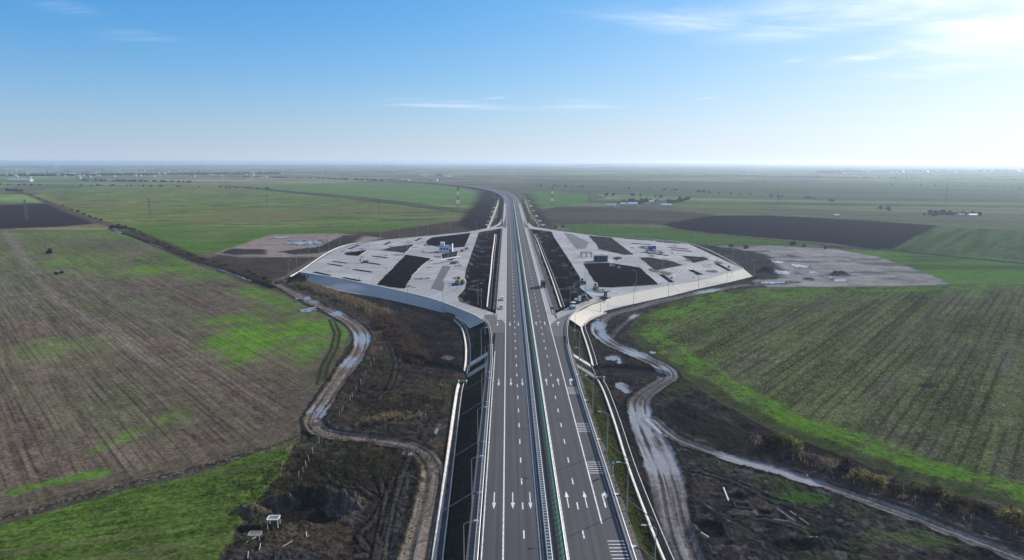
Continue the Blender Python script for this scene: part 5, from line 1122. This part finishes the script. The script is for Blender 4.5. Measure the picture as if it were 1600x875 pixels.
for (px, py), lab in (((514.8, 426), 'person in dark clothes standing beside the nearest planting strip, left rest area'), ((562, 437.5), 'person in dark clothes at the near right strip of the left rest area'), ((575.3, 385.5), 'person in dark clothes far back in the left rest area'), ((603, 421.5), 'person in dark clothes near the left edge of the big soil bed'),
                      ((1048.6, 397), 'left one of two dark-clothed people near the blue truck'), ((1050.8, 397.3), 'right one of two dark-clothed people near the blue truck'), ((1120.2, 407.5), 'lone person in dark clothes near the end kerb, right rest area'), ((953.3, 467.8), 'person in dark clothes standing right of the dark car on the slip road'), ((994, 396), 'person in dark clothes at the tip of the stony soil bed'), ((902, 386.5), 'person in dark clothes on the fresh asphalt lane, right rest area')):
    if person0 is None: person0 = person_mesh(); o = person0
    else: o = person0.copy(); col.objects.link(o)
    o.location = at(px, py); o.rotation_euler = (0, 0, random.uniform(0, 6)); tag(o, lab, 'person')

# ------------------------------------------------------------------ posts, frames, pipes and rubble on the open ground
fp = []
for a, b, n_ in (((601, 541), (572, 586), 8), ((570, 590), (530, 652), 13), ((505, 684), (467, 750), 8)):
    fp += [(a[0] + (b[0] - a[0]) * i / (n_ - 1) + random.uniform(-.8, .8), a[1] + (b[1] - a[1]) * i / (n_ - 1)) for i in range(n_)]
n_near = len(fp)
fp2 = [(432 + (531 - 432) * i / 21, 441 + (389 - 441) * i / 21) for i in range(22)]
xy = [P2(*q, ZF) for q in fp + fp2]; zs = ground_zs(xy)
post0 = None
for i, (p, z) in enumerate(zip(xy, zs)):
    lab = f'{ordn(i)} pale fence post from the upper end of the row left of the motorway' if i < n_near else f'{ordn(i - n_near)} thin fence post from the left along the dirt track below the kerb'
    if post0 is None:
        post0 = MB().box(0, 0, .9, .16, .16, 1.9).box(0, 0, 1.9, .16, .16, .14, taper=.4).box(.09, 0, 1.5, .05, .05, .05).build('fence_post', M_tan); o = post0
    else: o = post0.copy(); col.objects.link(o)
    o.location = (p[0], p[1], z - .1); o.rotation_euler = (random.uniform(-.12, .12), random.uniform(-.12, .12), random.uniform(0, 1.5))
    tag(o, lab, 'fence post', 'fence posts beside the mud track' if i < n_near else 'fence posts along the rest-area track')
def frame_stand(px, py, sx, sy, h, rz, label, tilt=0):
    M_f = M_tan if tilt else M_white
    x, y = P2(px, py, ZF); z = float(ground_zs([(x, y)])[0]); r_ = thing('framed_stand', label, 'stand', (x, y, z), rz); r_.rotation_euler = (tilt, 0, rz)
    for a, b, c, d in ((0, sy / 2, sx, .2), (0, -sy / 2, sx, .2), (sx / 2, 0, .2, sy - .2), (-sx / 2, 0, .2, sy - .2)): MB().box(a, b, h, c, d, .14).build('frame_bar', M_f, r_)
    MB().box(0, 0, h - .05, sx - .3, sy - .3, .06).build('panel', M_concg, r_)
    for a in (-1, 1):
        for b in (-1, 1): MB().box(a * (sx / 2 - .1), b * (sy / 2 - .1), h / 2 - .3, .12, .12, h + .4).build('leg', M_f, r_)
frame_stand(428, 821, 2.2, 1.7, 1.8, .05, 'white rectangular frame with a grey panel on legs beside the left pit')
frame_stand(399, 841, 2.3, 1.3, 1.1, -.05, 'tilted timber rectangular frame over the small hollow, bottom left', .12)
def beam(px0, py0, px1, py1, r, label, m, name, lift=.12, z1=None):
    a, b = P2(px0, py0, ZF), P2(px1, py1, ZF); za, zb = ground_zs([a, b]); L_ = Vector((b[0] - a[0], b[1] - a[1], (zb if z1 is None else z1) - za))
    o = MB().tube([(0, 0, lift), tuple(L_ * .5 + Vector((0, 0, lift))), (L_.x, L_.y, L_.z + lift)], r, 8).build(name, m); o.location = (a[0], a[1], za); return tag(o, label, name.replace('_', ' '))
beam(385, 850, 400, 839, .1, 'broken pale pole leaning against the tilted frame', M_tan, 'timber_pole'); beam(441, 856, 457, 846, .1, 'pale pole lying on the dark mud right of the frames', M_tan, 'timber_pole'); beam(405, 862, 407, 848, .1, 'short pale pole below the tilted frame', M_tan, 'timber_pole'); beam(479, 839, 478, 832, .14, 'short pale stake standing in the dark mud', M_tan, 'timber_pole')
beam(387, 874, 388, 864, .1, 'pale stake at the bottom edge left', M_tan, 'timber_pole')
beam(1138, 785, 1130, 764, .2, 'pale pipe lying beside the dug hollow, bottom right', M_silver, 'pipe', .3)
beam(1095, 834.5, 1108, 833, .12, 'white plank across the near edge of the square pit', M_white, 'plank'); beam(1213, 796, 1242, 816, .16, 'left one of two long pale beams on the mud, bottom right', M_tan, 'timber_beam'); beam(1234, 797, 1264, 819, .16, 'right one of two long pale beams on the mud, bottom right', M_tan, 'timber_beam'); beam(1208, 813, 1232, 817, .16, 'short pale beam lying crosswise below the two long beams', M_tan, 'timber_beam'); beam(1105, 793, 1112, 798, .12, 'short grey stick above the square pit', M_tan, 'plank'); beam(1265, 843, 1276, 849, .12, 'short white plank on the soil heap, bottom right', M_white, 'plank')
x, y = P2(1160, 793, ZF); z = float(ground_zs([(x, y)])[0]); r_ = thing('brick_surround', 'low rectangular brick surround on the churned mud right of the pipe', 'surround', (x, y, z), -.12)
for a, b, c, d in ((0, 1.1, 3.4, .35), (0, -1.1, 3.4, .35), (1.55, 0, .35, 1.8), (-1.55, 0, .35, 1.8)): MB().box(a, b, .25, c, d, .7).build('wall', M_brick, r_)
# loose stones and clods, too many to count
def scatter(name, label, pts, r0, r1, m, seed):
    rr = random.Random(seed); mb = MB(); zs = ground_zs(pts)
    for (x, y), z in zip(pts, zs):
        r = rr.uniform(r0, r1); o = len(mb.v); k = 5
        for j in range(k): a = 6.283 * j / k + rr.random(); mb.v.append((x + r * math.cos(a) * rr.uniform(.6, 1.2), y + r * math.sin(a) * rr.uniform(.6, 1.2), z - .05))
        mb.v.append((x + rr.uniform(-.2, .2) * r, y, z + r * rr.uniform(.5, .9))); mb.f += [(o + j, o + (j + 1) % k, o + k) for j in range(k)]
    o = mb.build(name, m); tag(o, label, 'rubble', None, 'stuff'); return o
def inpoly_pts(poly_px, n_, seed):
    rr = np.random.default_rng(seed); a = np.array(PW(poly_px, ZF)); out = []
    while len(out) < n_:
        p = rr.uniform(a.min(0), a.max(0), (4000, 2)); d = sdf(p[:, 0].copy(), p[:, 1].copy(), a, 50); out += [tuple(q) for q in p[d < 0]]
    return out[:n_]
scatter('rubble', 'loose pale stones and clods on the churned ground, bottom right', inpoly_pts([(1070, 770), (1200, 760), (1330, 850), (1350, 890), (1080, 890)], 420, 1), .06, .26, mat('mud_stone', (.11, .10, .09), .95, .5, .6), 1)
scatter('rubble', 'dark clods on the muddy land, bottom left', inpoly_pts([(350, 870), (400, 800), (520, 690), (640, 700), (660, 760), (640, 890), (350, 890)], 1600, 2), .08, .35, mat('clod', (.045, .038, .034), .95, .4, 1), 2)
scatter('rubble', 'stones and earth lumps along the ditch between the left fields', [tuple(np.array(q) + rng.normal(0, .8, 2)) for q in resample(rubbleL, .5)], .08, .26, mat('ditch_stone', (.11, .095, .08), .95, .5, .6), 3)
# white material heaps along the new embankment far away
for i, (px, py) in enumerate([(762, 352), (765, 347), (768, 340), (771, 331), (772, 325), (848, 352), (843, 346), (838, 338), (833, 330), (830, 322), (826, 314)]):
    x, y = P2(px, py, ZF); mb = MB()
    for k in range(7): mb.box(random.uniform(-2, 2), random.uniform(-5, 5), .5, random.uniform(1, 2.4), random.uniform(1.5, 4), random.uniform(.6, 1.6), random.uniform(0, 3), .5)
    o = mb.build('material_heap', M_white if i % 2 else M_conc); o.location = (x, y, ZF); tag(o, f'{ordn(i % 5 if i < 5 else i - 5)} white heap from the near end along the {"left" if i < 5 else "right"} far ditch', 'material heap', 'white material heaps by the far ditches')

# ------------------------------------------------------------------ vegetation
M_bark = mat('bark', (.06, .048, .038), .95, .3, 2)
def leaf_mat(name, c, c_b):
    m = mat(name, c, .95, .2, .9, c2_=c_b); t = m.node_tree; b = t.nodes['Principled BSDF']; out = t.nodes['Material Output']
    tr = N(t, 'ShaderNodeBsdfTranslucent'); L(t, b.inputs['Base Color'].links[0].from_socket, tr.inputs['Color'])
    mx = N(t, 'ShaderNodeMixShader', inp={0: .45}); L(t, out.inputs['Surface'].links[0].from_socket, mx.inputs[1]); L(t, tr.outputs[0], mx.inputs[2]); L(t, mx.outputs[0], out.inputs['Surface']); return m
V_brown = leaf_mat('bare_twigs', (.045, .033, .028), (.085, .064, .052)); V_olive = leaf_mat('olive_leaves', (.09, .09, .03), (.20, .17, .06)); V_yel = leaf_mat('yellowing_leaves', (.14, .135, .045), (.32, .29, .11)); V_reed = leaf_mat('dry_reed', (.13, .10, .062), (.29, .225, .14)); V_dkreed = leaf_mat('brown_reed', (.062, .042, .033), (.125, .088, .068)); V_dark = leaf_mat('dark_leaves', (.016, .022, .012), (.04, .045, .022))
def crown_mesh(name, n_, rx, rz_, leaf, m, seed, clumps=9, flat=.0):
    r_ = np.random.default_rng(seed); cs = r_.normal(0, 1, (clumps, 3)); cs /= np.linalg.norm(cs, axis=1)[:, None]; cs *= r_.uniform(.25, .8, (clumps, 1)); rad = r_.uniform(.28, .5, clumps)
    k = r_.integers(0, clumps, n_); p = r_.normal(0, 1, (n_, 3)); p /= np.linalg.norm(p, axis=1)[:, None]; p *= (r_.random((n_, 1)) ** .45) * rad[k][:, None]; p += cs[k]
    p[:, 2] = np.abs(p[:, 2] + .55) - .0; P_ = p * np.array([rx, rx, rz_ / 1.35]); 
    u = r_.normal(0, 1, (n_, 3)); u /= np.linalg.norm(u, axis=1)[:, None]; v = np.cross(u, r_.normal(0, 1, (n_, 3))); v /= np.linalg.norm(v, axis=1)[:, None]; s_ = leaf * r_.uniform(.5, 1.4, (n_, 1))
    V = np.stack([P_ - u * s_, P_ + v * s_ * .55, P_ + u * s_, P_ - v * s_ * .55], 1).reshape(-1, 3)
    me = bpy.data.meshes.new(name); me.from_pydata(V.tolist(), [], np.arange(n_ * 4).reshape(-1, 4).tolist()); me.materials.append(m); return me
def bush(name, label, cat_, loc, m, n_, rx, rz_, leaf, seed, group=None):
    r_ = thing(name, label, cat_, loc, 0, group)
    o = bpy.data.objects.new('foliage', crown_mesh('foliage', n_, rx, rz_, leaf, m, seed)); col.objects.link(o); o.parent = r_
    mb = MB(); q = random.Random(seed)
    for k in range(7): a = q.uniform(0, 6.28); mb.tube([(0, 0, -.3), (math.cos(a) * rx * .25, math.sin(a) * rx * .25, rz_ * .4), (math.cos(a) * rx * .6, math.sin(a) * rx * .6, rz_ * .8)], .07, 4, .02, False)
    mb.build('stems', M_bark, r_); return r_
protos = {}
def put_bush(kind, px, py, size, label, name='shrub', cat_='shrub', group=None, z=None):
    K = {'brown': (V_brown, 900, 1.0, 1.1, .10), 'olive': (V_olive, 1100, 1.0, 1.0, .085), 'yellow': (V_yel, 1100, 1.0, 1.05, .085), 'dark': (V_dark, 900, 1.0, 1.15, .10), 'reed': (V_reed, 900, 1.0, .9, .10)}[kind]
    x, y = P2(px, py, ZF); z = float(ground_zs([(x, y)])[0]) if z is None else z
    vk = (kind, random.randrange(2))
    if vk not in protos:
        b_ = bush(name, label, cat_, (x, y, z), K[0], K[1], K[2], K[3], K[4], 11 + 7 * len(protos), group); b_.scale = (size, size, size); b_.rotation_euler = (0, 0, random.uniform(0, 6)); protos[vk] = b_; return b_
    b_ = dup(protos[vk], (x, y, z), random.uniform(0, 6.28), label, group, (size * random.uniform(.85, 1.2), size * random.uniform(.85, 1.2), size * random.uniform(.8, 1.15))); b_.name = name; b_['category'] = cat_; return b_
put_bush('dark', 77.5, 396, 3.4, 'lone dark bushy tree in the left field with a long shadow', 'tree', 'tree'); put_bush('dark', 88, 429, 1.5, 'left one of two small dark bushes in the left field', 'shrub'); put_bush('dark', 96, 427.5, 1.7, 'right one of two small dark bushes in the left field', 'shrub')
# hedgerow along the left ditch
hp = [(26, 299), (34, 301), (47, 305), (62, 311), (72, 316), (98, 322), (112, 328), (122, 331), (131, 335), (141, 339), (150, 342), (157, 345), (176, 357), (183, 356), (190, 358), (197, 357), (204, 359), (210, 361), (219, 364), (226, 368), (236, 373), (247, 379), (258, 382), (266, 388), (274, 390), (283, 394), (292, 399), (300, 401), (309, 405), (318, 408), (337, 411), (343, 415), (352, 416), (361, 421), (368, 425), (389, 427), (396, 430), (404, 433), (413, 437), (421, 441), (432, 443), (452, 441), (466, 449), (475, 452)]
for i, (px, py) in enumerate(hp):
    kind = 'brown' if i < 30 else ('olive' if i % 3 == 0 else ('reed' if i % 3 == 1 else 'brown')); sz = random.uniform(2.6, 3.8) if 12 <= i <= 17 else random.uniform(1.5, 2.7)
    if i > 41: kind, sz = 'olive', 2.4
    put_bush(kind, px, py, sz, f'{ordn(i)} {"brown bare" if kind == "brown" else ("olive" if kind == "olive" else "dry straw-coloured")} shrub from the far end of the left hedgerow', 'shrub', 'shrub', 'shrubs along the left hedgerow', ZF - .1)
# willows and brush beside the right track
for i, (px, py, kind, sz) in enumerate([(1203, 696, 'brown', 2.6), (1222, 700, 'olive', 3.0), (1239, 705, 'yellow', 2.9), (1322, 738, 'brown', 2.0), (1348, 752, 'yellow', 2.6), (1366, 757, 'yellow', 2.6), (1428, 770, 'olive', 2.0), (1472, 782, 'yellow', 2.4), (1490, 795, 'brown', 2.2), (1574, 815, 'yellow', 2.6), (1590, 822, 'olive', 2.6), (1535, 803, 'brown', 2.2), (1452, 782, 'brown', 1.9), (1400, 770, 'brown', 1.6)]):
    put_bush(kind, px, py, sz * 1.3, f'{ordn(i)} {dict(brown="brown leafless", olive="olive green", yellow="yellow-leaved")[kind]} bush listed from the left beside the pale track, right', 'shrub', 'shrub', 'bushes along the right track')
for i, (px, py, kind, sz) in enumerate([(1165, 388.5, 'brown', 3.), (1238, 384, 'dark', 3.2), (1256, 386, 'brown', 2.6), (1142, 386, 'brown', 2.4), (1290, 389, 'brown', 2.2), (880, 355, 'dark', 2.0), (868, 356, 'brown', 2.2)]):
    put_bush(kind, px, py, sz, f'{ordn(i)} small {"dark" if kind == "dark" else "brown"} bush behind the right rest area and yard', 'shrub', 'shrub', 'bushes behind the right yard', ZF)
# reed beds, dry brush: masses of blades
def reeds(name, label, line_px, wid, n_, h, m, seed):
    ln = resample(PW(line_px, ZF), 1.0); r_ = np.random.default_rng(seed); k = r_.integers(0, len(ln), n_); p = ln[k] + r_.normal(0, wid / 2.2, (n_, 2)); p = p[fbm(p[:, 0] / 3, p[:, 1] / 3, seed) > .42]
    z = ground_zs(p); V = []; Fc = []
    for (x, y), zz_ in zip(p, z):
        hh = h * r_.uniform(.5, 1.25); a = r_.uniform(0, 6.28); w_ = r_.uniform(.05, .13); lx, ly = r_.normal(0, .18 * hh, 2); o = len(V)
        V += [(x - math.cos(a) * w_, y - math.sin(a) * w_, zz_ - .1), (x + math.cos(a) * w_, y + math.sin(a) * w_, zz_ - .1), (x + lx + math.cos(a) * w_ * 1.3, y + ly + math.sin(a) * w_ * 1.3, zz_ + hh * .8), (x + lx * 1.4, y + ly * 1.4, zz_ + hh)]
        Fc.append((o, o + 1, o + 2, o + 3))
    me = bpy.data.meshes.new(name); me.from_pydata(V, [], Fc); me.materials.append(m); o = bpy.data.objects.new(name, me); col.objects.link(o); return tag(o, label, 'vegetation', None, 'stuff')
reeds('reed_bed', 'golden dry reeds along the stream below the shaded slope', [(478, 446), (505, 456), (535, 466), (562, 477), (590, 488), (600, 494)], 5.0, 9000, 2.0, V_reed, 5)
reeds('reed_bed', 'dark brown reeds lining the stream left of the motorway', [(596, 492), (612, 506), (628, 520), (640, 536), (650, 552), (662, 562)], 3.4, 7000, 1.9, V_dkreed, 6)
reeds('reed_bed', 'second band of dark brown reeds left of the motorway', [(588, 500), (604, 516), (620, 534), (634, 552), (654, 566)], 2.4, 4500, 1.7, V_dkreed, 7)
reeds('dry_grass', 'clump of yellow dry grass on the bank above the left mud track', [(585, 660), (605, 655), (625, 652), (650, 650)], 2.2, 3000, 1.1, V_reed, 8)
reeds('dry_brush', 'brown dry brush between the pale track and the right field', [(1185, 688), (1250, 712), (1300, 730), (1350, 755), (1420, 775), (1480, 792), (1540, 812), (1610, 835), (1660, 850)], 3.2, 5200, 1.1, leaf_mat('dry_brush', (.09, .07, .058), (.20, .16, .125)), 9)
reeds('dry_brush', 'brown dry brush along the left hedgerow ditch', [(208, 362), (250, 381), (296, 401), (330, 411), (380, 424), (430, 443)], 7.0, 7000, 1.6, leaf_mat('hedge_brush', (.06, .045, .034), (.15, .105, .07)), 10)
reeds('weeds', 'rough weeds on the grassy slope right of the motorway', [(1010, 860), (985, 800), (965, 745), (945, 690), (925, 630)], 3.0, 9000, .45, leaf_mat('slope_weeds', (.03, .045, .012), (.10, .11, .04)), 12)
reeds('weeds', 'rough dark weeds on the muddy land below the left track', [(420, 780), (470, 745), (520, 715), (580, 720), (620, 735), (560, 770)], 14, 12000, .4, leaf_mat('mud_weeds', (.03, .034, .016), (.075, .07, .04)), 13)
reeds('weeds', 'rough weeds on the ground right of the fence posts', [(600, 560), (580, 600), (560, 640), (600, 640), (650, 620), (680, 640)], 12, 9000, .4, leaf_mat('bank_weeds', (.032, .03, .018), (.09, .075, .05)), 14)

# ------------------------------------------------------------------ power lines and far villages
def pylon(label, loc, h, painted, rz=0.3):
    r_ = thing('pylon', label, 'pylon', loc, rz, 'power line pylons')
    b_, t_ = h * (.085 if painted else .06), h * .015
    seg = 5
    def lv(k): f = k / seg; w_ = b_ + (t_ - b_) * f ** .8; return w_, h * f
    for k in range(seg):
        mb = MB(); w0, z0 = lv(k); w1, z1 = lv(k + 1); rr = h * (.0048 if painted else .0042)
        for a in (-1, 1):
            for b in (-1, 1): mb.tube([(a * w0, b * w0, z0), (a * w1, b * w1, z1)], rr, 4)
        for a in (-1, 1):
            mb.tube([(-w0, a * w0, z0), (w1, a * w1, z1)], rr * .7, 4); mb.tube([(w0, a * w0, z0), (-w1, a * w1, z1)], rr * .7, 4); mb.tube([(a * w0, -w0, z0), (a * w1, w1, z1)], rr * .7, 4)
        mb.build('lattice_section', (M_red if k % 2 == 0 else M_white) if painted else M_lattice, r_)
    for f, l in ((.62, .14), (.77, .12), (.92, .09)): MB().tube([(-h * l, 0, h * f), (0, 0, h * (f + .015)), (h * l, 0, h * f)], h * .006, 4).build('crossarm', M_lattice, r_)
for i, (px, y0, y1, painted, lab) in enumerate([(716, 293, 325.5, 1, 'red and white lattice pylon left of the far motorway'), (863, 293, 320.5, 1, 'red and white lattice pylon right of the far motorway'), (418, 305, 336, 0, 'grey pylon in the middle of the left wheat field'), (235, 310, 341, 0, 'grey pylon in the left field right of the hedgerow'), (42, 312, 344, 0, 'grey pylon standing in the brown field at far left'),
                                    (592, 312, 334, 0, 'thin grey pylon left of the red and white one'), (921, 303, 328, 0, 'grey pylon left of the distant farm'), (1215, 296, 322, 0, 'grey pylon right of the distant farm, before the dark field'), (1350, 297, 319, 0, 'grey pylon in the far field above the dark field\'s middle'), (1478, 293, 317, 0, 'rightmost grey pylon, above the house in dark trees')]):
    x, y = P2(px, y1, ZF); sc_px = F / math.hypot(y, H); pylon(lab, (x, y, ZF), (y1 - y0) / sc_px * 1.02, painted)
M_wall2 = mat('house_wall', (.42, .40, .37), .85, .1, .2); M_tile = mat('red_tiles', (.20, .085, .06), .85, .2, .3); M_slate = mat('pale_sheet_roof', (.46, .47, .49), .5, .1, .3); M_droof = mat('dark_roof', (.07, .065, .07), .8, .2, .3)
def house(label, loc, rz, sx, sy, h, mr, group=None, name='house'):
    r_ = thing(name, label, 'house' if name == 'house' else 'barn', loc, rz, group)
    MB().box(0, 0, h / 2, sx, sy, h).build('wall', M_wall2, r_)
    e = .5; rh = sy * .28; mb = MB(); mb.add([(-sx / 2 - e, -sy / 2 - e, h), (sx / 2 + e, -sy / 2 - e, h), (sx / 2 + e, sy / 2 + e, h), (-sx / 2 - e, sy / 2 + e, h), (-sx / 2 - e, 0, h + rh), (sx / 2 + e, 0, h + rh)], [(0, 1, 5, 4), (2, 3, 4, 5), (0, 4, 3), (1, 2, 5), (3, 2, 1, 0)]); mb.build('roof', mr, r_)
    MB().box(sx * .1, -sy / 2 - .06, 1.1, 1.1, .1, 2.2).build('door', M_dark, r_)
    for k in (-.3, .32): MB().box(sx * k, -sy / 2 - .06, h * .55, 1.4, .1, 1.2).build('window', M_glass, r_)
    return r_
def gz(px, py): x, y = P2(px, py, ZF); return (x, y, ZF)
for px, py, sx, sy, h, mr, rz, lab, nm in [(988, 322.5, 15, 9, 4.5, M_slate, .1, 'large white barn with a pale sheet roof, left in the distant farm', 'barn'), (954, 322.8, 14, 9, 2.2, M_slate, -.2, 'low white-roofed shed standing apart at the left of the farm', 'barn'), (973, 321, 8, 7, 3, M_slate, .2, 'small pale house between the low shed and the large barn', 'house'), (1017, 317.5, 9, 8, 3.2, M_slate, .1, 'pale-roofed house at the back of the distant farm', 'house'),
                                           (1041, 323, 16, 8, 3, M_slate, .05, 'long bluish-white roofed barn at the right of the farm', 'barn'), (1032, 319, 17, 9, 4, M_droof, .1, 'long dark-roofed barn behind the bluish-white one', 'barn'), (1010, 321, 8, 7, 3, M_tile, .3, 'red-roofed house in the middle of the distant farm', 'house'), (1306, 339, 6, 5, 2.6, M_slate, 0, 'tiny lone white shed above the dark blue field', 'house'), (1482, 335, 8, 6, 3, M_slate, .2, 'white-roofed house among dark trees at far right', 'house'), (1500, 338, 9, 6, 2.6, M_droof, .1, 'dark-roofed house right of the white-roofed one, far right', 'house'), (1519, 338.5, 10, 6, 2.4, M_slate, 0, 'pale shed at the right end of the tree-lined homestead', 'barn'),
                                           (32, 283.5, 80, 22, 5, M_slate, .05, 'very long white hall at the edge of the far left village', 'barn'), (632, 284, 40, 12, 6, M_slate, -.4, 'white-roofed hall beside the far curve of the motorway', 'barn'), (678, 283, 30, 12, 6, M_slate, -.4, 'greyish hall right of the white-roofed one, far away', 'barn'), (660, 277, 26, 16, 8, M_slate, 0, 'leftmost pale house of the hazy hamlet beyond the curve', 'house'), (702, 279, 26, 16, 8, M_slate, .2, 'rightmost pale house of the hazy hamlet beyond the curve', 'house'), (686, 276.5, 30, 18, 8, M_droof, .1, 'dark-roofed house in the hazy hamlet beyond the curve', 'house')]:
    house(lab, gz(px, py), rz, sx, sy, h, mr, None, nm)
protoh = {}
def vill(px, py, mr, key, label, group, k):
    x, y, z = gz(px, py)
    sx, sy, h = random.uniform(.8, 1.5), random.uniform(.8, 1.3), random.uniform(.8, 1.5)
    if key not in protoh: protoh[key] = house(label, (x, y, z), random.uniform(-.6, .6), 13, 10, 5, mr, group); return
    dup(protoh[key], (x, y, z), random.uniform(-.6, .6), label, group, (sx * k, sy * k, h * k))
GL, GR = 'houses of the hazy village at far left', 'houses of the hazy village at far right'
for i in range(140):
    px = random.uniform(-60, 430) if i < 120 else random.uniform(420, 620); py = random.choice([random.gauss(275, 1.6), random.gauss(271.5, .8), random.gauss(268, 1.0)]) if i < 120 else random.gauss(266, 1.5)
    key, mr, w_ = random.choice([('lw', M_slate, 'pale-roofed'), ('lt', M_tile, 'red-roofed'), ('lt', M_tile, 'red-roofed'), ('ld', M_droof, 'dark-roofed')]); vill(px, max(py, 264), mr, key, f'tiny {w_} house in the hazy village strip at far left', GL, 1.0)
for i in range(80):
    px = random.uniform(1290, 1680); py = random.gauss(269, 1.4) - (px - 1290) * .004; key, mr, w_ = random.choice([('rw', M_slate, 'pale-roofed'), ('rt', M_tile, 'red-roofed'), ('rt', M_tile, 'red-roofed'), ('rd', M_droof, 'dark-roofed'), ('rd', M_droof, 'dark-roofed')]); vill(px, max(py, 264), mr, key, f'tiny {w_} house in the hazy village strip at far right', GR, 1.05)
# woods and tree belts far away read as one mass each
def belt(label, pts, n_, hmin, hmax, m, seed, sp_=1.0):
    r_ = random.Random(seed); mb = MB(); ln = resample(PW(pts, ZF), 8.0)
    for k in range(n_):
        q = ln[r_.randrange(len(ln))]; h = r_.uniform(hmin, hmax); w_ = h * r_.uniform(.5, .9) * sp_; x, y = q[0] + r_.gauss(0, w_ * .6), q[1] + r_.gauss(0, w_ * 1.5); o = len(mb.v); nn = 6
        for zf_, rf in ((0, .55), (.35, 1.0), (.75, .7)):
            for j in range(nn): a = 6.283 * j / nn + r_.random() * .5; rr = w_ * rf * r_.uniform(.6, 1.2); mb.v.append((x + rr * math.cos(a), y + rr * math.sin(a), ZF + h * zf_ * r_.uniform(.9, 1.1)))
        mb.v.append((x, y, ZF + h))
        for l_ in range(2):
            for j in range(nn): mb.f.append((o + l_ * nn + j, o + l_ * nn + (j + 1) % nn, o + (l_ + 1) * nn + (j + 1) % nn, o + (l_ + 1) * nn + j))
        for j in range(nn): mb.f.append((o + 2 * nn + j, o + 2 * nn + (j + 1) % nn, o + 3 * nn))
    return tag(mb.build('tree_belt', m), label, 'trees', None, 'stuff')
belt('hazy belt of trees in the far left village', [(-80, 276), (100, 275), (260, 273), (430, 272)], 260, 6, 14, V_dark, 31, 1.6); belt('hazy belt of trees in the far right village', [(1280, 270), (1400, 268.5), (1550, 268), (1700, 267.5)], 320, 6, 15, V_dark, 32, 1.8)
belt('thin dark tree line in the fields at far left', [(130, 282), (180, 283), (240, 284), (300, 285.5)], 60, 4, 8, V_dark, 33); belt('dark shrubs along a ditch left of the hedgerow', [(-20, 298), (15, 298), (30, 299)], 24, 3, 6, V_dark, 34)
belt('bare trees around the distant farm', [(965, 318), (985, 316.5), (1000, 319), (1008, 316), (1025, 316), (1045, 318), (1075, 312)], 42, 4, 9, V_brown, 35); belt('dark trees around the homestead at far right', [(1447, 336), (1470, 335), (1500, 336.5), (1530, 337)], 40, 3, 7, V_dark, 36)
belt('trees along the field boundary behind the farm', [(940, 306), (955, 305), (975, 305), (995, 306), (1080, 312)], 12, 3, 6, V_dark, 37); belt('long dark wooded ridge on the horizon', [(900, 259), (1000, 257.3), (1080, 256.7), (1180, 257.5)], 120, 14, 24, V_dark, 38, 4.0)
belt('hazy tree belt on the plain beyond the left curve', [(380, 277), (450, 278), (520, 280), (600, 283)], 60, 4, 8, V_dark, 39); belt('hazy woods along the left horizon', [(-100, 262), (150, 261), (400, 260), (620, 260)], 220, 8, 16, V_dark, 40, 4.0); belt('distant field hedges on the right plain', [(1160, 284), (1300, 287), (1500, 291), (1680, 296)], 40, 2, 4, V_dark, 41)

for i, (pts, n_) in enumerate([([(900, 271), (1050, 273), (1200, 275)], 30), ([(1250, 276), (1450, 279), (1690, 283)], 36), ([(830, 290), (960, 294), (1100, 299)], 26), ([(1090, 300), (1190, 306), (1280, 312), (1400, 330)], 22), ([(620, 268), (760, 267), (900, 266)], 50), ([(0, 289), (120, 290), (300, 292), (420, 295)], 40), ([(960, 264), (1120, 263.5), (1300, 264)], 60)]):
    belt('thin dark hedge line across the hazy fields, ' + ['beyond the far motorway curve on the right', 'below the far right village', 'right of the red and white pylon', 'between the farm and the homestead', 'straight beyond the motorway', 'across the far left wheat fields', 'near the horizon right of centre'][i], pts, n_, 2.5, 5.5, V_dark, 50 + i, 1.3)

# ------------------------------------------------------------------ air
mb = MB().box(0, 20000, 36.0, 100000, 70000, 84.0)
hz = mb.build('haze', None); hz['kind'] = 'stuff'
hm = bpy.data.materials.new('haze'); hm.use_nodes = True; t = hm.node_tree; t.nodes.clear()
pv = N(t, 'ShaderNodeVolumePrincipled', inp={'Color': (.64, .77, 1.0, 1), 'Density': HAZE_D, 'Anisotropy': .45}); ho = N(t, 'ShaderNodeOutputMaterial'); L(t, pv.outputs[0], ho.inputs['Volume'])
hz.data.materials.append(hm)
